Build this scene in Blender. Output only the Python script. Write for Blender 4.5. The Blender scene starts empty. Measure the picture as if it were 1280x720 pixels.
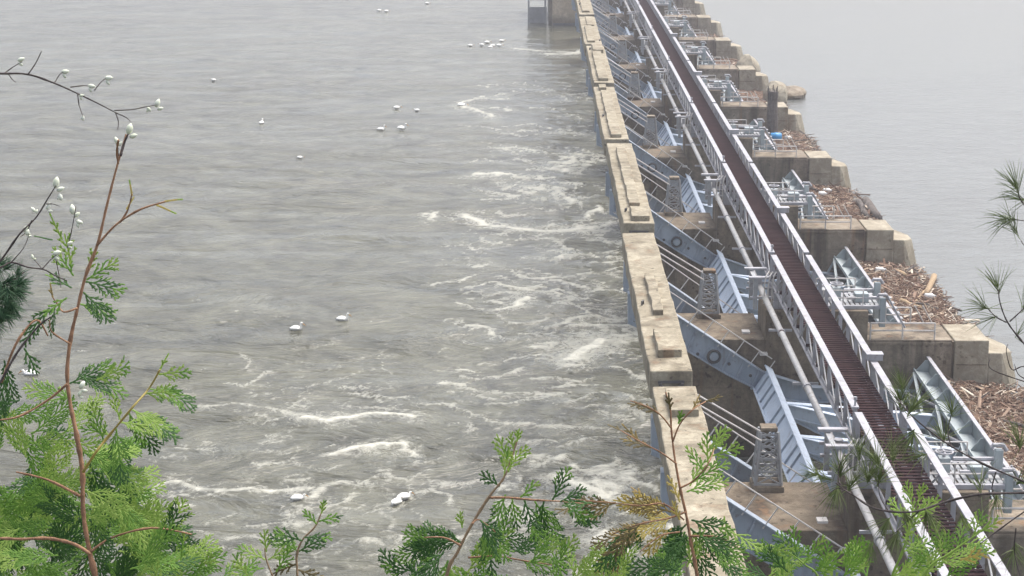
import bpy, math, random
import numpy as np
from mathutils import Vector, Matrix

scene = bpy.context.scene
COL = scene.collection
rnd = random.Random(7)
R = math.radians
ORD = ['nearest', 'second nearest', 'third nearest', 'fourth nearest', 'fifth nearest',
       'sixth nearest', 'seventh nearest', 'eighth nearest', 'ninth nearest', 'tenth nearest']

# ------------------------------------------------------------------ camera
F, YH, VX = 2500.0, -230.0, 672.0
PIT = math.atan((360 - YH) / F)
YAW = math.atan((VX - 640) / (F / math.cos(PIT)))
CAMZ = 41.5
CAM = Vector((0, 0, CAMZ))
FW = Vector((-math.sin(YAW) * math.cos(PIT), math.cos(YAW) * math.cos(PIT), -math.sin(PIT)))
RT = Vector((math.cos(YAW), math.sin(YAW), 0))
UP = RT.cross(FW)
cam_d = bpy.data.cameras.new('camera')
cam_d.sensor_width = 36
cam_d.lens = 36 * F / 1280
cam_d.clip_start = 0.1
cam_d.clip_end = 20000
cam = bpy.data.objects.new('camera', cam_d)
COL.objects.link(cam)
cam.matrix_world = Matrix((RT, UP, -FW)).transposed().to_4x4()
cam.location = CAM
scene.camera = cam


def ray(x, y):
    return FW * F + RT * (x - 640) + UP * (360 - y)


def atD(x, y, d):
    return CAM + ray(x, y) * (d / F)


def atZ(x, y, z):
    r = ray(x, y)
    return CAM + r * ((z - CAMZ) / r.z)


# ------------------------------------------------------------------ world and light
world = bpy.data.worlds.new('World')
scene.world = world
world.use_nodes = True
nt = world.node_tree
bg = nt.nodes['Background']
sky = nt.nodes.new('ShaderNodeTexSky')
sky.sky_type = 'NISHITA'
sky.sun_disc = False
SUN_EL, SUN_AZ = R(64), R(45)        # azimuth from +Y towards +X: ahead and to the right, behind thin cloud
sky.sun_elevation = SUN_EL
sky.sun_rotation = SUN_AZ
sky.air_density = 1.0
sky.dust_density = 6.0
sky.ozone_density = 1.0
hs = nt.nodes.new('ShaderNodeHueSaturation')
hs.inputs['Saturation'].default_value = 0.58
nt.links.new(sky.outputs[0], hs.inputs['Color'])
nt.links.new(hs.outputs[0], bg.inputs['Color'])
bg.inputs['Strength'].default_value = 0.15
sun_d = bpy.data.lights.new('sun', 'SUN')
sun_d.energy = 1.1
sun_d.angle = R(35)
sun_d.color = (1.0, 0.975, 0.94)
sun = bpy.data.objects.new('sun', sun_d)
COL.objects.link(sun)
sd = Vector((math.sin(SUN_AZ) * math.cos(SUN_EL), math.cos(SUN_AZ) * math.cos(SUN_EL), math.sin(SUN_EL)))
sun.rotation_euler = (-sd).to_track_quat('-Z', 'Y').to_euler()
scene.view_settings.view_transform = 'Standard'
scene.view_settings.look = 'None'
scene.view_settings.exposure = 0.95
scene.view_settings.gamma = 1
scene.view_settings.use_curve_mapping = False
scene.cycles.max_bounces = 6
scene.cycles.transparent_max_bounces = 6
scene.cycles.use_denoising = True

# ------------------------------------------------------------------ materials
MATS = {}


def new_mat(name):
    m = bpy.data.materials.new(name)
    m.use_nodes = True
    MATS[name] = m
    n = m.node_tree.nodes
    return m, n, m.node_tree.links, n['Principled BSDF']


def noise(n, l, vec, scale, detail=5, rough=0.6, mul=None, dist=0.0):
    t = n.new('ShaderNodeTexNoise')
    t.inputs['Scale'].default_value = scale
    t.inputs['Detail'].default_value = detail
    t.inputs['Roughness'].default_value = rough
    t.inputs['Distortion'].default_value = dist
    if mul:
        mp = n.new('ShaderNodeMapping')
        mp.inputs['Scale'].default_value = mul
        l.new(vec, mp.inputs['Vector'])
        vec = mp.outputs[0]
    l.new(vec, t.inputs['Vector'])
    return t.outputs['Fac']


def ramp(n, l, fac, a, b, ca=(0, 0, 0, 1), cb=(1, 1, 1, 1)):
    r = n.new('ShaderNodeValToRGB')
    r.color_ramp.elements[0].position = a
    r.color_ramp.elements[1].position = b
    r.color_ramp.elements[0].color = ca
    r.color_ramp.elements[1].color = cb
    l.new(fac, r.inputs[0])
    return r.outputs[0]


def mix(n, l, fac, a, b, mode='MIX'):
    m = n.new('ShaderNodeMix')
    m.data_type = 'RGBA'
    m.blend_type = mode
    for s, v in ((m.inputs[0], fac), (m.inputs[6], a), (m.inputs[7], b)):
        if isinstance(v, (int, float)):
            s.default_value = v
        elif isinstance(v, (tuple, list)):
            s.default_value = (*v[:3], 1)
        else:
            l.new(v, s)
    return m.outputs[2]


def math_n(n, l, op, a, b=0.0):
    m = n.new('ShaderNodeMath')
    m.operation = op
    for s, v in ((m.inputs[0], a), (m.inputs[1], b)):
        if isinstance(v, (int, float)):
            s.default_value = v
        else:
            l.new(v, s)
    return m.outputs[0]


def bump(n, l, bsdf, h, strength, dist):
    b = n.new('ShaderNodeBump')
    b.inputs['Strength'].default_value = strength
    b.inputs['Distance'].default_value = dist
    l.new(h, b.inputs['Height'])
    l.new(b.outputs[0], bsdf.inputs['Normal'])


def concrete(name, c1, c2, streak, streak_col, pits=0.35, ramp_gain=1.2):
    m, n, l, b = new_mat(name)
    g = n.new('ShaderNodeNewGeometry')
    pos = g.outputs['Position']
    col = mix(n, l, ramp(n, l, noise(n, l, pos, 0.55, 6, 0.65), 0.35, 0.68), c1, c2)
    st = ramp(n, l, noise(n, l, pos, 1.0, 4, 0.6, (0.9, 0.9, 0.06), 0.3), 0.42, 0.62)
    st2 = ramp(n, l, noise(n, l, pos, 0.22, 3, 0.6), 0.38, 0.6)
    sf = math_n(n, l, 'MULTIPLY', math_n(n, l, 'MULTIPLY', st, st2), streak)
    col = mix(n, l, sf, col, streak_col)
    ru = ramp(n, l, noise(n, l, pos, 1.0, 3, 0.6, (0.9, 0.9, 0.05)), 0.6, 0.7)
    col = mix(n, l, math_n(n, l, 'MULTIPLY', ru, streak * 0.6), col, (0.26, 0.15, 0.075))
    fine = noise(n, l, pos, 5.5, 6, 0.75)
    col = mix(n, l, pits, col, mix(n, l, ramp(n, l, fine, 0.3, 0.75), (0.45, 0.43, 0.40), (1.25, 1.22, 1.18)), 'MULTIPLY')
    pit = ramp(n, l, noise(n, l, pos, 2.2, 2, 0.5), 0.3, 0.345, (0.35, 0.32, 0.28, 1), (1, 1, 1, 1))
    col = mix(n, l, pits * 1.4, col, pit, 'MULTIPLY')
    sz = n.new('ShaderNodeSeparateXYZ')
    l.new(pos, sz.inputs[0])
    zj = math_n(n, l, 'ADD', sz.outputs[2], math_n(n, l, 'MULTIPLY', noise(n, l, pos, 0.4, 2), 0.12))
    fr = math_n(n, l, 'FRACT', math_n(n, l, 'MULTIPLY', zj, 0.62))
    jl = ramp(n, l, fr, 0.0, 0.035, (0.55, 0.5, 0.45, 1), (1, 1, 1, 1))
    col = mix(n, l, pits * ramp_gain, col, jl, 'MULTIPLY')
    blot = ramp(n, l, noise(n, l, pos, 0.9, 7, 0.75, None, 0.6), 0.46, 0.6, (0.66, 0.63, 0.58, 1), (1.06, 1.05, 1.03, 1))
    col = mix(n, l, 0.7, col, blot, 'MULTIPLY')
    # wet, algae dark zone just above the river (a real tide mark)
    sx = n.new('ShaderNodeSeparateXYZ')
    l.new(pos, sx.inputs[0])
    zz = math_n(n, l, 'ADD', sx.outputs[2], math_n(n, l, 'MULTIPLY', noise(n, l, pos, 0.8, 4), 2.4))
    wet = ramp(n, l, math_n(n, l, 'MULTIPLY', zz, 0.1), 0.17, 0.36, (0.35, 0.34, 0.31, 1), (1, 1, 1, 1))
    col = mix(n, l, 1.0, col, wet, 'MULTIPLY')
    l.new(col, b.inputs['Base Color'])
    b.inputs['Roughness'].default_value = 0.92
    bump(n, l, b, math_n(n, l, 'ADD', fine, noise(n, l, pos, 1.3, 4)), 0.5, 0.06)
    return m


concrete('beam_concrete', (0.34, 0.305, 0.225), (0.45, 0.41, 0.32), 0.75, (0.17, 0.145, 0.10), 0.6)
concrete('pier_concrete', (0.25, 0.208, 0.155), (0.36, 0.31, 0.245), 1.0, (0.085, 0.064, 0.043), 0.55)
concrete('stained_concrete', (0.19, 0.152, 0.108), (0.28, 0.235, 0.175), 1.0, (0.075, 0.052, 0.033), 0.6)
concrete('nose_concrete', (0.38, 0.34, 0.265), (0.46, 0.42, 0.335), 0.5, (0.22, 0.19, 0.13), 0.35)
concrete('wall_concrete', (0.50, 0.41, 0.29), (0.55, 0.46, 0.34), 0.2, (0.35, 0.28, 0.2), 0.15)


def steel(name, c, c2, rust=0.5, rough=0.5, rustc=(0.13, 0.075, 0.045)):
    m, n, l, b = new_mat(name)
    g = n.new('ShaderNodeNewGeometry')
    pos = g.outputs['Position']
    col = mix(n, l, ramp(n, l, noise(n, l, pos, 0.9, 5, 0.6), 0.35, 0.65), c, c2)
    st = ramp(n, l, noise(n, l, pos, 1.0, 4, 0.6, (3, 3, 0.35)), 0.52, 0.7)
    col = mix(n, l, math_n(n, l, 'MULTIPLY', st, 0.35), col, tuple(v * 0.62 for v in c))
    run = ramp(n, l, noise(n, l, pos, 1.0, 5, 0.65, (2.2, 2.2, 0.22), 0.4), 0.57, 0.68)
    col = mix(n, l, math_n(n, l, 'MULTIPLY', run, rust * 0.7), col, tuple(.5 * a_ + .5 * b_ for a_, b_ in zip(rustc, (0.2, 0.13, 0.08))))
    rs = ramp(n, l, noise(n, l, pos, 2.6, 7, 0.72), 0.57, 0.67)
    col = mix(n, l, math_n(n, l, 'MULTIPLY', rs, rust), col, rustc)
    l.new(col, b.inputs['Base Color'])
    b.inputs['Roughness'].default_value = rough
    bump(n, l, b, noise(n, l, pos, 3.0, 4), 0.25, 0.03)
    return m


steel('blue_steel', (0.26, 0.31, 0.37), (0.33, 0.38, 0.445), 0.5)
steel('blue_steel_skylit', (0.50, 0.575, 0.68), (0.56, 0.635, 0.73), 0.3)  # gate blue made paler to paint in skylight on the girder web
steel('white_steel', (0.31, 0.31, 0.33), (0.40, 0.395, 0.42), 0.6)
steel('grey_steel', (0.27, 0.28, 0.29), (0.36, 0.37, 0.38), 0.5)
steel('pale_green_steel', (0.31, 0.355, 0.365), (0.40, 0.45, 0.46), 0.4)
steel('pipe_steel', (0.40, 0.395, 0.39), (0.50, 0.495, 0.49), 0.5)
steel('gate_steel_shaded', (0.20, 0.235, 0.24), (0.27, 0.305, 0.31), 0.6)  # darker gate green, with the shade inside the gate painted in
steel('dark_steel', (0.06, 0.06, 0.065), (0.1, 0.095, 0.09), 0.3)
steel('rail_paint', (0.52, 0.49, 0.46), (0.6, 0.57, 0.54), 0.35)
steel('red_steel', (0.30, 0.16, 0.13), (0.36, 0.21, 0.17), 0.3)
steel('deck_grating', (0.030, 0.014, 0.016), (0.048, 0.024, 0.025), 0.2, 1.0, (0.07, 0.03, 0.028))
MATS['deck_grating'].node_tree.nodes['Principled BSDF'].inputs['Specular IOR Level'].default_value = 0.1


def plain(name, c, c2=None, rough=0.6, scale=6.0):
    m, n, l, b = new_mat(name)
    g = n.new('ShaderNodeTexCoord')
    col = mix(n, l, ramp(n, l, noise(n, l, g.outputs['Object'], scale, 4, 0.6), 0.35, 0.65), c, c2 or tuple(v * 0.75 for v in c))
    l.new(col, b.inputs['Base Color'])
    b.inputs['Roughness'].default_value = rough
    if 'bark' in name or 'wood' in name:
        bump(n, l, b, noise(n, l, g.outputs['Object'], scale * 2.2, 5, 0.7, (1, 1, .35)), 1.0, 0.25 / scale)


plain('feather_white', (0.90, 0.89, 0.85), (0.86, 0.85, 0.80), 0.8)
plain('feather_black', (0.03, 0.03, 0.03))
plain('bill_orange', (0.62, 0.30, 0.06))
plain('blue_plastic', (0.03, 0.25, 0.55), (0.05, 0.3, 0.6), 0.35)
plain('white_plastic', (0.78, 0.77, 0.74), (0.7, 0.69, 0.66), 0.4)
plain('bark_orange', (0.40, 0.22, 0.125), (0.22, 0.12, 0.07), 0.9, 45)
plain('bark_tan', (0.33, 0.22, 0.13), (0.24, 0.17, 0.10), 0.85, 60)
plain('grey_wood', (0.15, 0.13, 0.115), (0.085, 0.07, 0.06), 0.95, 3)
plain('yellow_wood', (0.42, 0.31, 0.19), (0.33, 0.23, 0.14), 0.95, 3)
plain('bark_dark', (0.055, 0.042, 0.04), (0.10, 0.08, 0.075), 0.85, 60)
plain('bud_white', (0.74, 0.76, 0.66), (0.62, 0.66, 0.50), 0.7, 40)


def leafy(name, c, c2, trans=0.25):
    m, n, l, b = new_mat(name)
    oi = n.new('ShaderNodeNewGeometry')
    g = n.new('ShaderNodeTexCoord')
    f = math_n(n, l, 'ADD', math_n(n, l, 'MULTIPLY', oi.outputs['Random Per Island'], 0.55),
               math_n(n, l, 'MULTIPLY', noise(n, l, g.outputs['Object'], 14, 3), 0.55))
    col = mix(n, l, ramp(n, l, f, 0.25, 0.85), c, c2)
    l.new(col, b.inputs['Base Color'])
    b.inputs['Roughness'].default_value = 0.62
    b.inputs['Specular IOR Level'].default_value = 0.3
    t = n.new('ShaderNodeBsdfTranslucent')
    l.new(col, t.inputs['Color'])
    ms = n.new('ShaderNodeMixShader')
    ms.inputs[0].default_value = trans
    l.new(b.outputs[0], ms.inputs[1])
    l.new(t.outputs[0], ms.inputs[2])
    out = n['Material Output']
    l.new(ms.outputs[0], out.inputs['Surface'])
    return m


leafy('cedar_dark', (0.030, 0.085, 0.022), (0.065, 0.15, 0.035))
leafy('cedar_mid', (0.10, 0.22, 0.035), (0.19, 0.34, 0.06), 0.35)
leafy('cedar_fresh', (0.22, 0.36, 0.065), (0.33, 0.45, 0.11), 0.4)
leafy('cedar_dry', (0.36, 0.26, 0.10), (0.16, 0.13, 0.05), 0.2)
leafy('cedar_gold', (0.50, 0.38, 0.10), (0.42, 0.36, 0.12), 0.3)
leafy('cedar_tip_brown', (0.10, 0.085, 0.035), (0.17, 0.13, 0.06), 0.15)
leafy('needle_green', (0.15, 0.20, 0.075), (0.27, 0.32, 0.14), 0.35)
leafy('needle_dark', (0.025, 0.07, 0.035), (0.06, 0.13, 0.06), 0.2)

# wood debris: colour per stick
m, n, l, b = new_mat('driftwood')
g = n.new('ShaderNodeNewGeometry')
r_ = n.new('ShaderNodeValToRGB')
e = r_.color_ramp.elements
e[0].position, e[0].color = 0.0, (0.10, 0.055, 0.035, 1)
e[1].position, e[1].color = 0.35, (0.20, 0.12, 0.08, 1)
for p_, c_ in ((0.62, (0.28, 0.19, 0.135, 1)), (0.82, (0.45, 0.34, 0.24, 1)), (0.95, (0.62, 0.54, 0.44, 1))):
    q = e.new(p_)
    q.color = c_
l.new(g.outputs['Random Per Island'], r_.inputs[0])
l.new(mix(n, l, 0.5, r_.outputs[0], ramp(n, l, noise(n, l, g.outputs['Position'], 3, 4), 0.3, 0.7, (0.4, 0.4, 0.4, 1), (1.1, 1.1, 1.1, 1)), 'MULTIPLY'), b.inputs['Base Color'])
b.inputs['Roughness'].default_value = 0.95
m, n, l, b = new_mat('debris_mat')
g = n.new('ShaderNodeNewGeometry')
c_ = mix(n, l, ramp(n, l, noise(n, l, g.outputs['Position'], 1.4, 8, 0.75), 0.35, 0.65), (0.11, 0.065, 0.042), (0.30, 0.19, 0.125))
l.new(c_, b.inputs['Base Color'])
b.inputs['Roughness'].default_value = 0.98
bump(n, l, b, noise(n, l, g.outputs['Position'], 3.5, 6, 0.8), 1.0, 0.3)


def water_mat(name, body, foam, sc, amp):
    m, n, l, b = new_mat(name)
    g = n.new('ShaderNodeNewGeometry')
    pos = g.outputs['Position']
    if foam:
        at = n.new('ShaderNodeAttribute')
        at.attribute_name = 'foam'
        w = noise(n, l, pos, 1.3, 9, 0.78, (0.7, 0.6, 1), 1.6)
        rg = math_n(n, l, 'ABSOLUTE', math_n(n, l, 'SUBTRACT', noise(n, l, pos, 0.8, 5, 0.65, (0.7, 0.55, 1), 2.2), 0.5))
        v = math_n(n, l, 'ADD', math_n(n, l, 'MULTIPLY', at.outputs['Fac'], 1.15), math_n(n, l, 'MULTIPLY', math_n(n, l, 'SUBTRACT', w, 0.5), 1.9))
        v = math_n(n, l, 'SUBTRACT', v, math_n(n, l, 'MULTIPLY', rg, 1.7))
        ff = ramp(n, l, v, 0.22, 1.0)
        sw = noise(n, l, pos, 0.11, 6, 0.62, (0.8, 0.75, 1), 2.6)
        sw2 = noise(n, l, pos, 0.5, 4, 0.6, (0.5, 0.9, 1), 1.5)
        silt_sheen = math_n(n, l, 'ADD', math_n(n, l, 'MULTIPLY', sw, 0.65), math_n(n, l, 'MULTIPLY', sw2, 0.35))
        var = mix(n, l, ramp(n, l, silt_sheen, 0.36, 0.64), tuple(v_ * 0.5 for v_ in body), tuple(v_ * 1.65 for v_ in body))  # silt tones that also paint in sky reflections and dark wave troughs
        col = mix(n, l, math_n(n, l, 'MULTIPLY', ff, 0.85), var, (0.58, 0.57, 0.49))
        l.new(col, b.inputs['Base Color'])
        rr = math_n(n, l, 'ADD', math_n(n, l, 'MULTIPLY', ff, 0.5), 0.14)
        l.new(rr, b.inputs['Roughness'])
    else:
        b.inputs['Base Color'].default_value = (*body, 1)
        b.inputs['Roughness'].default_value = 0.12
    b.inputs['IOR'].default_value = 1.333
    h1 = noise(n, l, pos, sc, 5, 0.58, (0.6, 1.0, 1), 1.7)
    h2 = noise(n, l, pos, sc * 4.2, 4, 0.6, (0.6, 1.0, 1), 0.5)
    calm = ramp(n, l, noise(n, l, pos, 0.03, 3, 0.6, (0.5, 1, 1)), 0.35, 0.65, (0.45, 0.45, 0.45, 1), (1, 1, 1, 1))
    h = math_n(n, l, 'MULTIPLY', math_n(n, l, 'ADD', h1, math_n(n, l, 'MULTIPLY', h2, 0.14)), calm)
    sp_ = n.new('ShaderNodeSeparateXYZ')
    l.new(pos, sp_.inputs[0])
    # the river calms down farther along the dam
    h = math_n(n, l, 'MULTIPLY', h, ramp(n, l, math_n(n, l, 'MULTIPLY', sp_.outputs[1], 0.001), 0.15, 0.36, (1, 1, 1, 1), (0.28, 0.28, 0.28, 1)))
    bump(n, l, b, h, 1.0, amp)
    return m


water_mat('river_water', (0.088, 0.087, 0.062), True, 0.12, 2.1)
water_mat('pool_water', (0.14, 0.145, 0.135), False, 0.55, 0.16)


# ------------------------------------------------------------------ mesh builder
class MB:
    def __init__(s):
        s.v, s.f, s.m = [], [], []

    def add(s, vs, fs, mi=0):
        o = len(s.v)
        s.v += [tuple(v) for v in vs]
        s.f += [tuple(i + o for i in f) for f in fs]
        s.m += [mi] * len(fs)
        return s

    def box(s, lo, hi, mi=0):
        x0, y0, z0 = lo
        x1, y1, z1 = hi
        return s.add([(x0, y0, z0), (x1, y0, z0), (x1, y1, z0), (x0, y1, z0), (x0, y0, z1), (x1, y0, z1), (x1, y1, z1), (x0, y1, z1)],
                     [(0, 3, 2, 1), (4, 5, 6, 7), (0, 1, 5, 4), (1, 2, 6, 5), (2, 3, 7, 6), (3, 0, 4, 7)], mi)

    def bar(s, p, q, w, h, up=(0, 0, 1), mi=0):
        p, q = Vector(p), Vector(q)
        d = (q - p).normalized()
        u = Vector(up)
        sd_ = d.cross(u)
        if sd_.length < 1e-4:
            sd_ = d.cross(Vector((0, 1, 0)))
        sd_.normalize()
        u = sd_.cross(d).normalized()
        a, c = sd_ * (w / 2), u * (h / 2)
        vs = [p - a - c, p + a - c, p + a + c, p - a + c, q - a - c, q + a - c, q + a + c, q - a + c]
        return s.add(vs, [(0, 3, 2, 1), (4, 5, 6, 7), (0, 1, 5, 4), (1, 2, 6, 5), (2, 3, 7, 6), (3, 0, 4, 7)][::1], mi)

    def tube(s, pts, r, k=8, mi=0, cap=True):
        pts = [Vector(p) for p in pts]
        rs = r if isinstance(r, (list, tuple)) else [r] * len(pts)
        o = len(s.v)
        prev = None
        for i, p in enumerate(pts):
            d = (pts[min(i + 1, len(pts) - 1)] - pts[max(i - 1, 0)])
            d = d.normalized() if d.length > 1e-9 else Vector((0, 0, 1))
            if prev is None:
                a = d.orthogonal().normalized()
            else:
                a = prev - d * prev.dot(d)
                a = a.normalized() if a.length > 1e-6 else d.orthogonal().normalized()
            prev = a
            b_ = d.cross(a)
            for j in range(k):
                t = 2 * math.pi * j / k
                s.v.append(tuple(p + (a * math.cos(t) + b_ * math.sin(t)) * rs[i]))
        for i in range(len(pts) - 1):
            for j in range(k):
                s.f.append((o + i * k + j, o + i * k + (j + 1) % k, o + (i + 1) * k + (j + 1) % k, o + (i + 1) * k + j))
                s.m.append(mi)
        if cap:
            s.f.append(tuple(o + j for j in range(k))[::-1])
            s.f.append(tuple(o + (len(pts) - 1) * k + j for j in range(k)))
            s.m += [mi, mi]
        return s

    def prism(s, poly, y0, y1, mi=0):     # poly in X-Z
        k = len(poly)
        vs = [(x, y0, z) for x, z in poly] + [(x, y1, z) for x, z in poly]
        fs = [tuple(range(k)), tuple(range(2 * k - 1, k - 1, -1))] + [(i, (i + 1) % k + 0, (i + 1) % k + k, i + k)[::-1] for i in range(k)]
        return s.add(vs, fs, mi)

    def build(s, name, mats, parent=None, bevel=0, smooth=False, loc=None):
        me = bpy.data.meshes.new(name)
        me.from_pydata(s.v, [], s.f)
        for mm in (mats if isinstance(mats, (list, tuple)) else [mats]):
            me.materials.append(MATS[mm])
        if any(s.m):
            me.polygons.foreach_set('material_index', s.m)
        if smooth:
            me.polygons.foreach_set('use_smooth', [True] * len(me.polygons))
        me.update()
        import bmesh
        bm = bmesh.new()
        bm.from_mesh(me)
        bmesh.ops.recalc_face_normals(bm, faces=bm.faces)
        bm.to_mesh(me)
        bm.free()
        o = bpy.data.objects.new(name, me)
        COL.objects.link(o)
        if parent:
            o.parent = parent
        if loc is not None:
            o.location = loc
        if bevel:
            bv = o.modifiers.new('bevel', 'BEVEL')
            bv.width = bevel
            bv.segments = 2
            bv.limit_method = 'ANGLE'
        return o


def tag(o, label=None, cat=None, group=None, kind=None):
    if label:
        o['label'] = label
    if cat:
        o['category'] = cat
    if group:
        o['group'] = group
    if kind:
        o['kind'] = kind
    return o


def thing(name, label, cat, loc=(0, 0, 0), group=None):
    o = bpy.data.objects.new(name, None)
    COL.objects.link(o)
    o.location = loc
    return tag(o, label, cat, group)


def rep(name, mb, mat, parent, offs, bevel=0):
    """one object per repeat, sharing a mesh"""
    o = mb.build(name, mat, parent, bevel)
    o.location = offs[0]
    for q in offs[1:]:
        c = o.copy()
        COL.objects.link(c)
        c.parent = parent
        c.location = q
    return o


def copy_tree(o, parent=None):
    c = o.copy()
    COL.objects.link(c)
    if parent:
        c.parent = parent
        c.matrix_parent_inverse = o.matrix_parent_inverse.copy()
    for ch in [x for x in bpy.data.objects if x.parent == o]:
        copy_tree(ch, c)
    return c


def rough_block(lo, hi, step, amp, seed, name, mat, parent=None, bevel=0.05):
    """a cast concrete block with slightly worn, uneven faces"""
    import bmesh
    r = random.Random(seed)
    bm = bmesh.new()
    bmesh.ops.create_cube(bm, size=1)
    sx = [hi[i] - lo[i] for i in range(3)]
    for v in bm.verts:
        v.co = Vector([lo[i] + (v.co[i] + .5) * sx[i] for i in range(3)])
    ax = max(range(3), key=lambda i: sx[i])
    ncut = max(1, int(sx[ax] / step))
    ed = [e_ for e_ in bm.edges if abs((e_.verts[0].co - e_.verts[1].co)[ax]) > 1e-3]
    bmesh.ops.subdivide_edges(bm, edges=ed, cuts=ncut, use_grid_fill=True)
    for v in bm.verts:
        if lo[ax] + .01 < v.co[ax] < hi[ax] - .01:
            v.co += Vector([r.uniform(-amp, amp) if i != ax else 0 for i in range(3)])
    me = bpy.data.meshes.new(name)
    bm.to_mesh(me)
    bm.free()
    me.materials.append(MATS[mat])
    o = bpy.data.objects.new(name, me)
    COL.objects.link(o)
    if parent:
        o.parent = parent
    bv = o.modifiers.new('bevel', 'BEVEL')
    bv.width = bevel
    bv.segments = 2
    return o


# ------------------------------------------------------------------ dam layout (metres; X upstream, Y along the dam, Z above tailwater)
P = 36.0


def yc(k):          # centre of pier k
    return 93.3 + P * (k - 1)


TH = 2.3            # half thickness of a pier
WD = 4.9            # the downstream ledge is wider on its far side
POOL = 4.8
PIN = (11.6, 7.2)
NP = 9              # piers 1..9

# ---- piers
for k in range(1, NP + 1):
    y0, y1 = yc(k) - TH, yc(k) + TH
    w = ORD[k - 1]
    t = thing('concrete_pier', 'stained tan concrete dam pier, the %s of the row' % w, 'pier', (0, yc(k), 0), 'concrete piers along the dam')
    MB().prism([(9.0, -2), (15.0, -2), (15.0, 8.1), (9.4, 8.1), (9.0, 7.6)], -TH, WD).build('downstream_block', 'stained_concrete', t, .06)
    MB().prism([(15.004, -2), (21.7, -2), (21.7, 10.05), (15.004, 10.05)], -TH + .003, TH).build('bridge_seat', 'stained_concrete', t, .06)
    b_ = MB().prism([(21.704, -2), (27.25, -2), (27.25, 8.1), (21.704, 8.1)], -TH, TH)
    b_.box((21.9, -TH - .06, 7.75), (27.2, -TH + .01, 7.95))
    b_.build('upstream_block', 'pier_concrete', t, .06)
    MB().prism([(27.25, -2), (27.5, -2), (27.5, 7.9), (27.25, 7.9)], -TH + .35, TH - .35).build('joint', 'pier_concrete', t)
    b_ = MB().prism([(27.45, -2), (29.7, -2), (29.7, 8.05), (27.45, 8.05)], -TH + .1, TH - .1)
    b_.build('guide_block', 'nose_concrete', t, .07)
    MB().box((27.6, -TH + .04, 6.4), (29.6, -TH + .12, 6.46)).build('form_line', 'pier_concrete', t)
    # cutwater nose: flat top, chamfered and battered towards the pool
    n0, n1 = -TH + .15, TH - .15
    vs = [(29.7, n0, 7.2), (30.55, n0, 7.2), (31.45, n0 + 1.3, 7.0), (31.45, n1 - 1.3, 7.0), (30.55, n1, 7.2), (29.7, n1, 7.2),
          (29.7, n0, -2), (31.6, n0, -2), (33.6, n0 + 1.3, -2), (33.6, n1 - 1.3, -2), (31.6, n1, -2), (29.7, n1, -2)]
    MB().add(vs, [(0, 1, 2, 3, 4, 5), (11, 10, 9, 8, 7, 6), (0, 6, 7, 1), (1, 7, 8, 2), (2, 8, 9, 3), (3, 9, 10, 4), (4, 10, 11, 5), (5, 11, 6, 0)]).build('cutwater', 'nose_concrete', t, .08)
    MB().box((12.6, -TH - .05, 7.0), (14.9, -TH + .02, 7.25)).build('ledge_trim', 'stained_concrete', t)

    # ---- lattice tower on the ledge
    tw = thing('lattice_tower', 'grey steel lattice tower on the ledge of the %s pier' % w, 'lattice tower', (11.8, yc(k) + 3.95, 8.1), 'lattice towers on the pier ledges')
    MB().box((-.8, -.78, 0), (.8, .78, .3)).build('plinth', 'pier_concrete', tw, .03)
    a0, a1, hh = .66, .43, 3.1
    for sx, sy in ((-1, -1), (1, -1), (1, 1), (-1, 1)):
        MB().bar((sx * a0, sy * a0, .35), (sx * a1, sy * a1, hh), .13, .13).build('leg', 'grey_steel', tw)
    b_ = MB()
    lev = [.4, 1.05, 1.7, 2.35, 2.95]
    for i, z in enumerate(lev):
        a = a0 + (a1 - a0) * (z - .35) / (hh - .35)
        c = [(-a, -a, z), (a, -a, z), (a, a, z), (-a, a, z)]
        for j in range(4):
            b_.bar(c[j], c[(j + 1) % 4], .08, .1)
        if i < len(lev) - 1:
            z2 = lev[i + 1]
            a_ = a0 + (a1 - a0) * (z2 - .35) / (hh - .35)
            d = [(-a_, -a_, z2), (a_, -a_, z2), (a_, a_, z2), (-a_, a_, z2)]
            for j in range(4):
                b_.bar(c[j], d[(j + 1) % 4], .06, .06)
                b_.bar(c[(j + 1) % 4], d[j], .06, .06)
    b_.build('lacing', 'grey_steel', tw)
    MB().box((-.42, -.42, hh), (.42, .42, hh + .22)).build('cap', 'pier_concrete', tw, .04)
    for a_, c_ in (((-.5, -.55, hh + .1), (-3.95, -1.6, 5.5)), ((-.45, -.75, hh - .35), (-3.95, -1.9, 5.1))):
        MB().tube([a_, c_], .055, 6).build('brace_pipe', 'rail_paint', tw)

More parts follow.
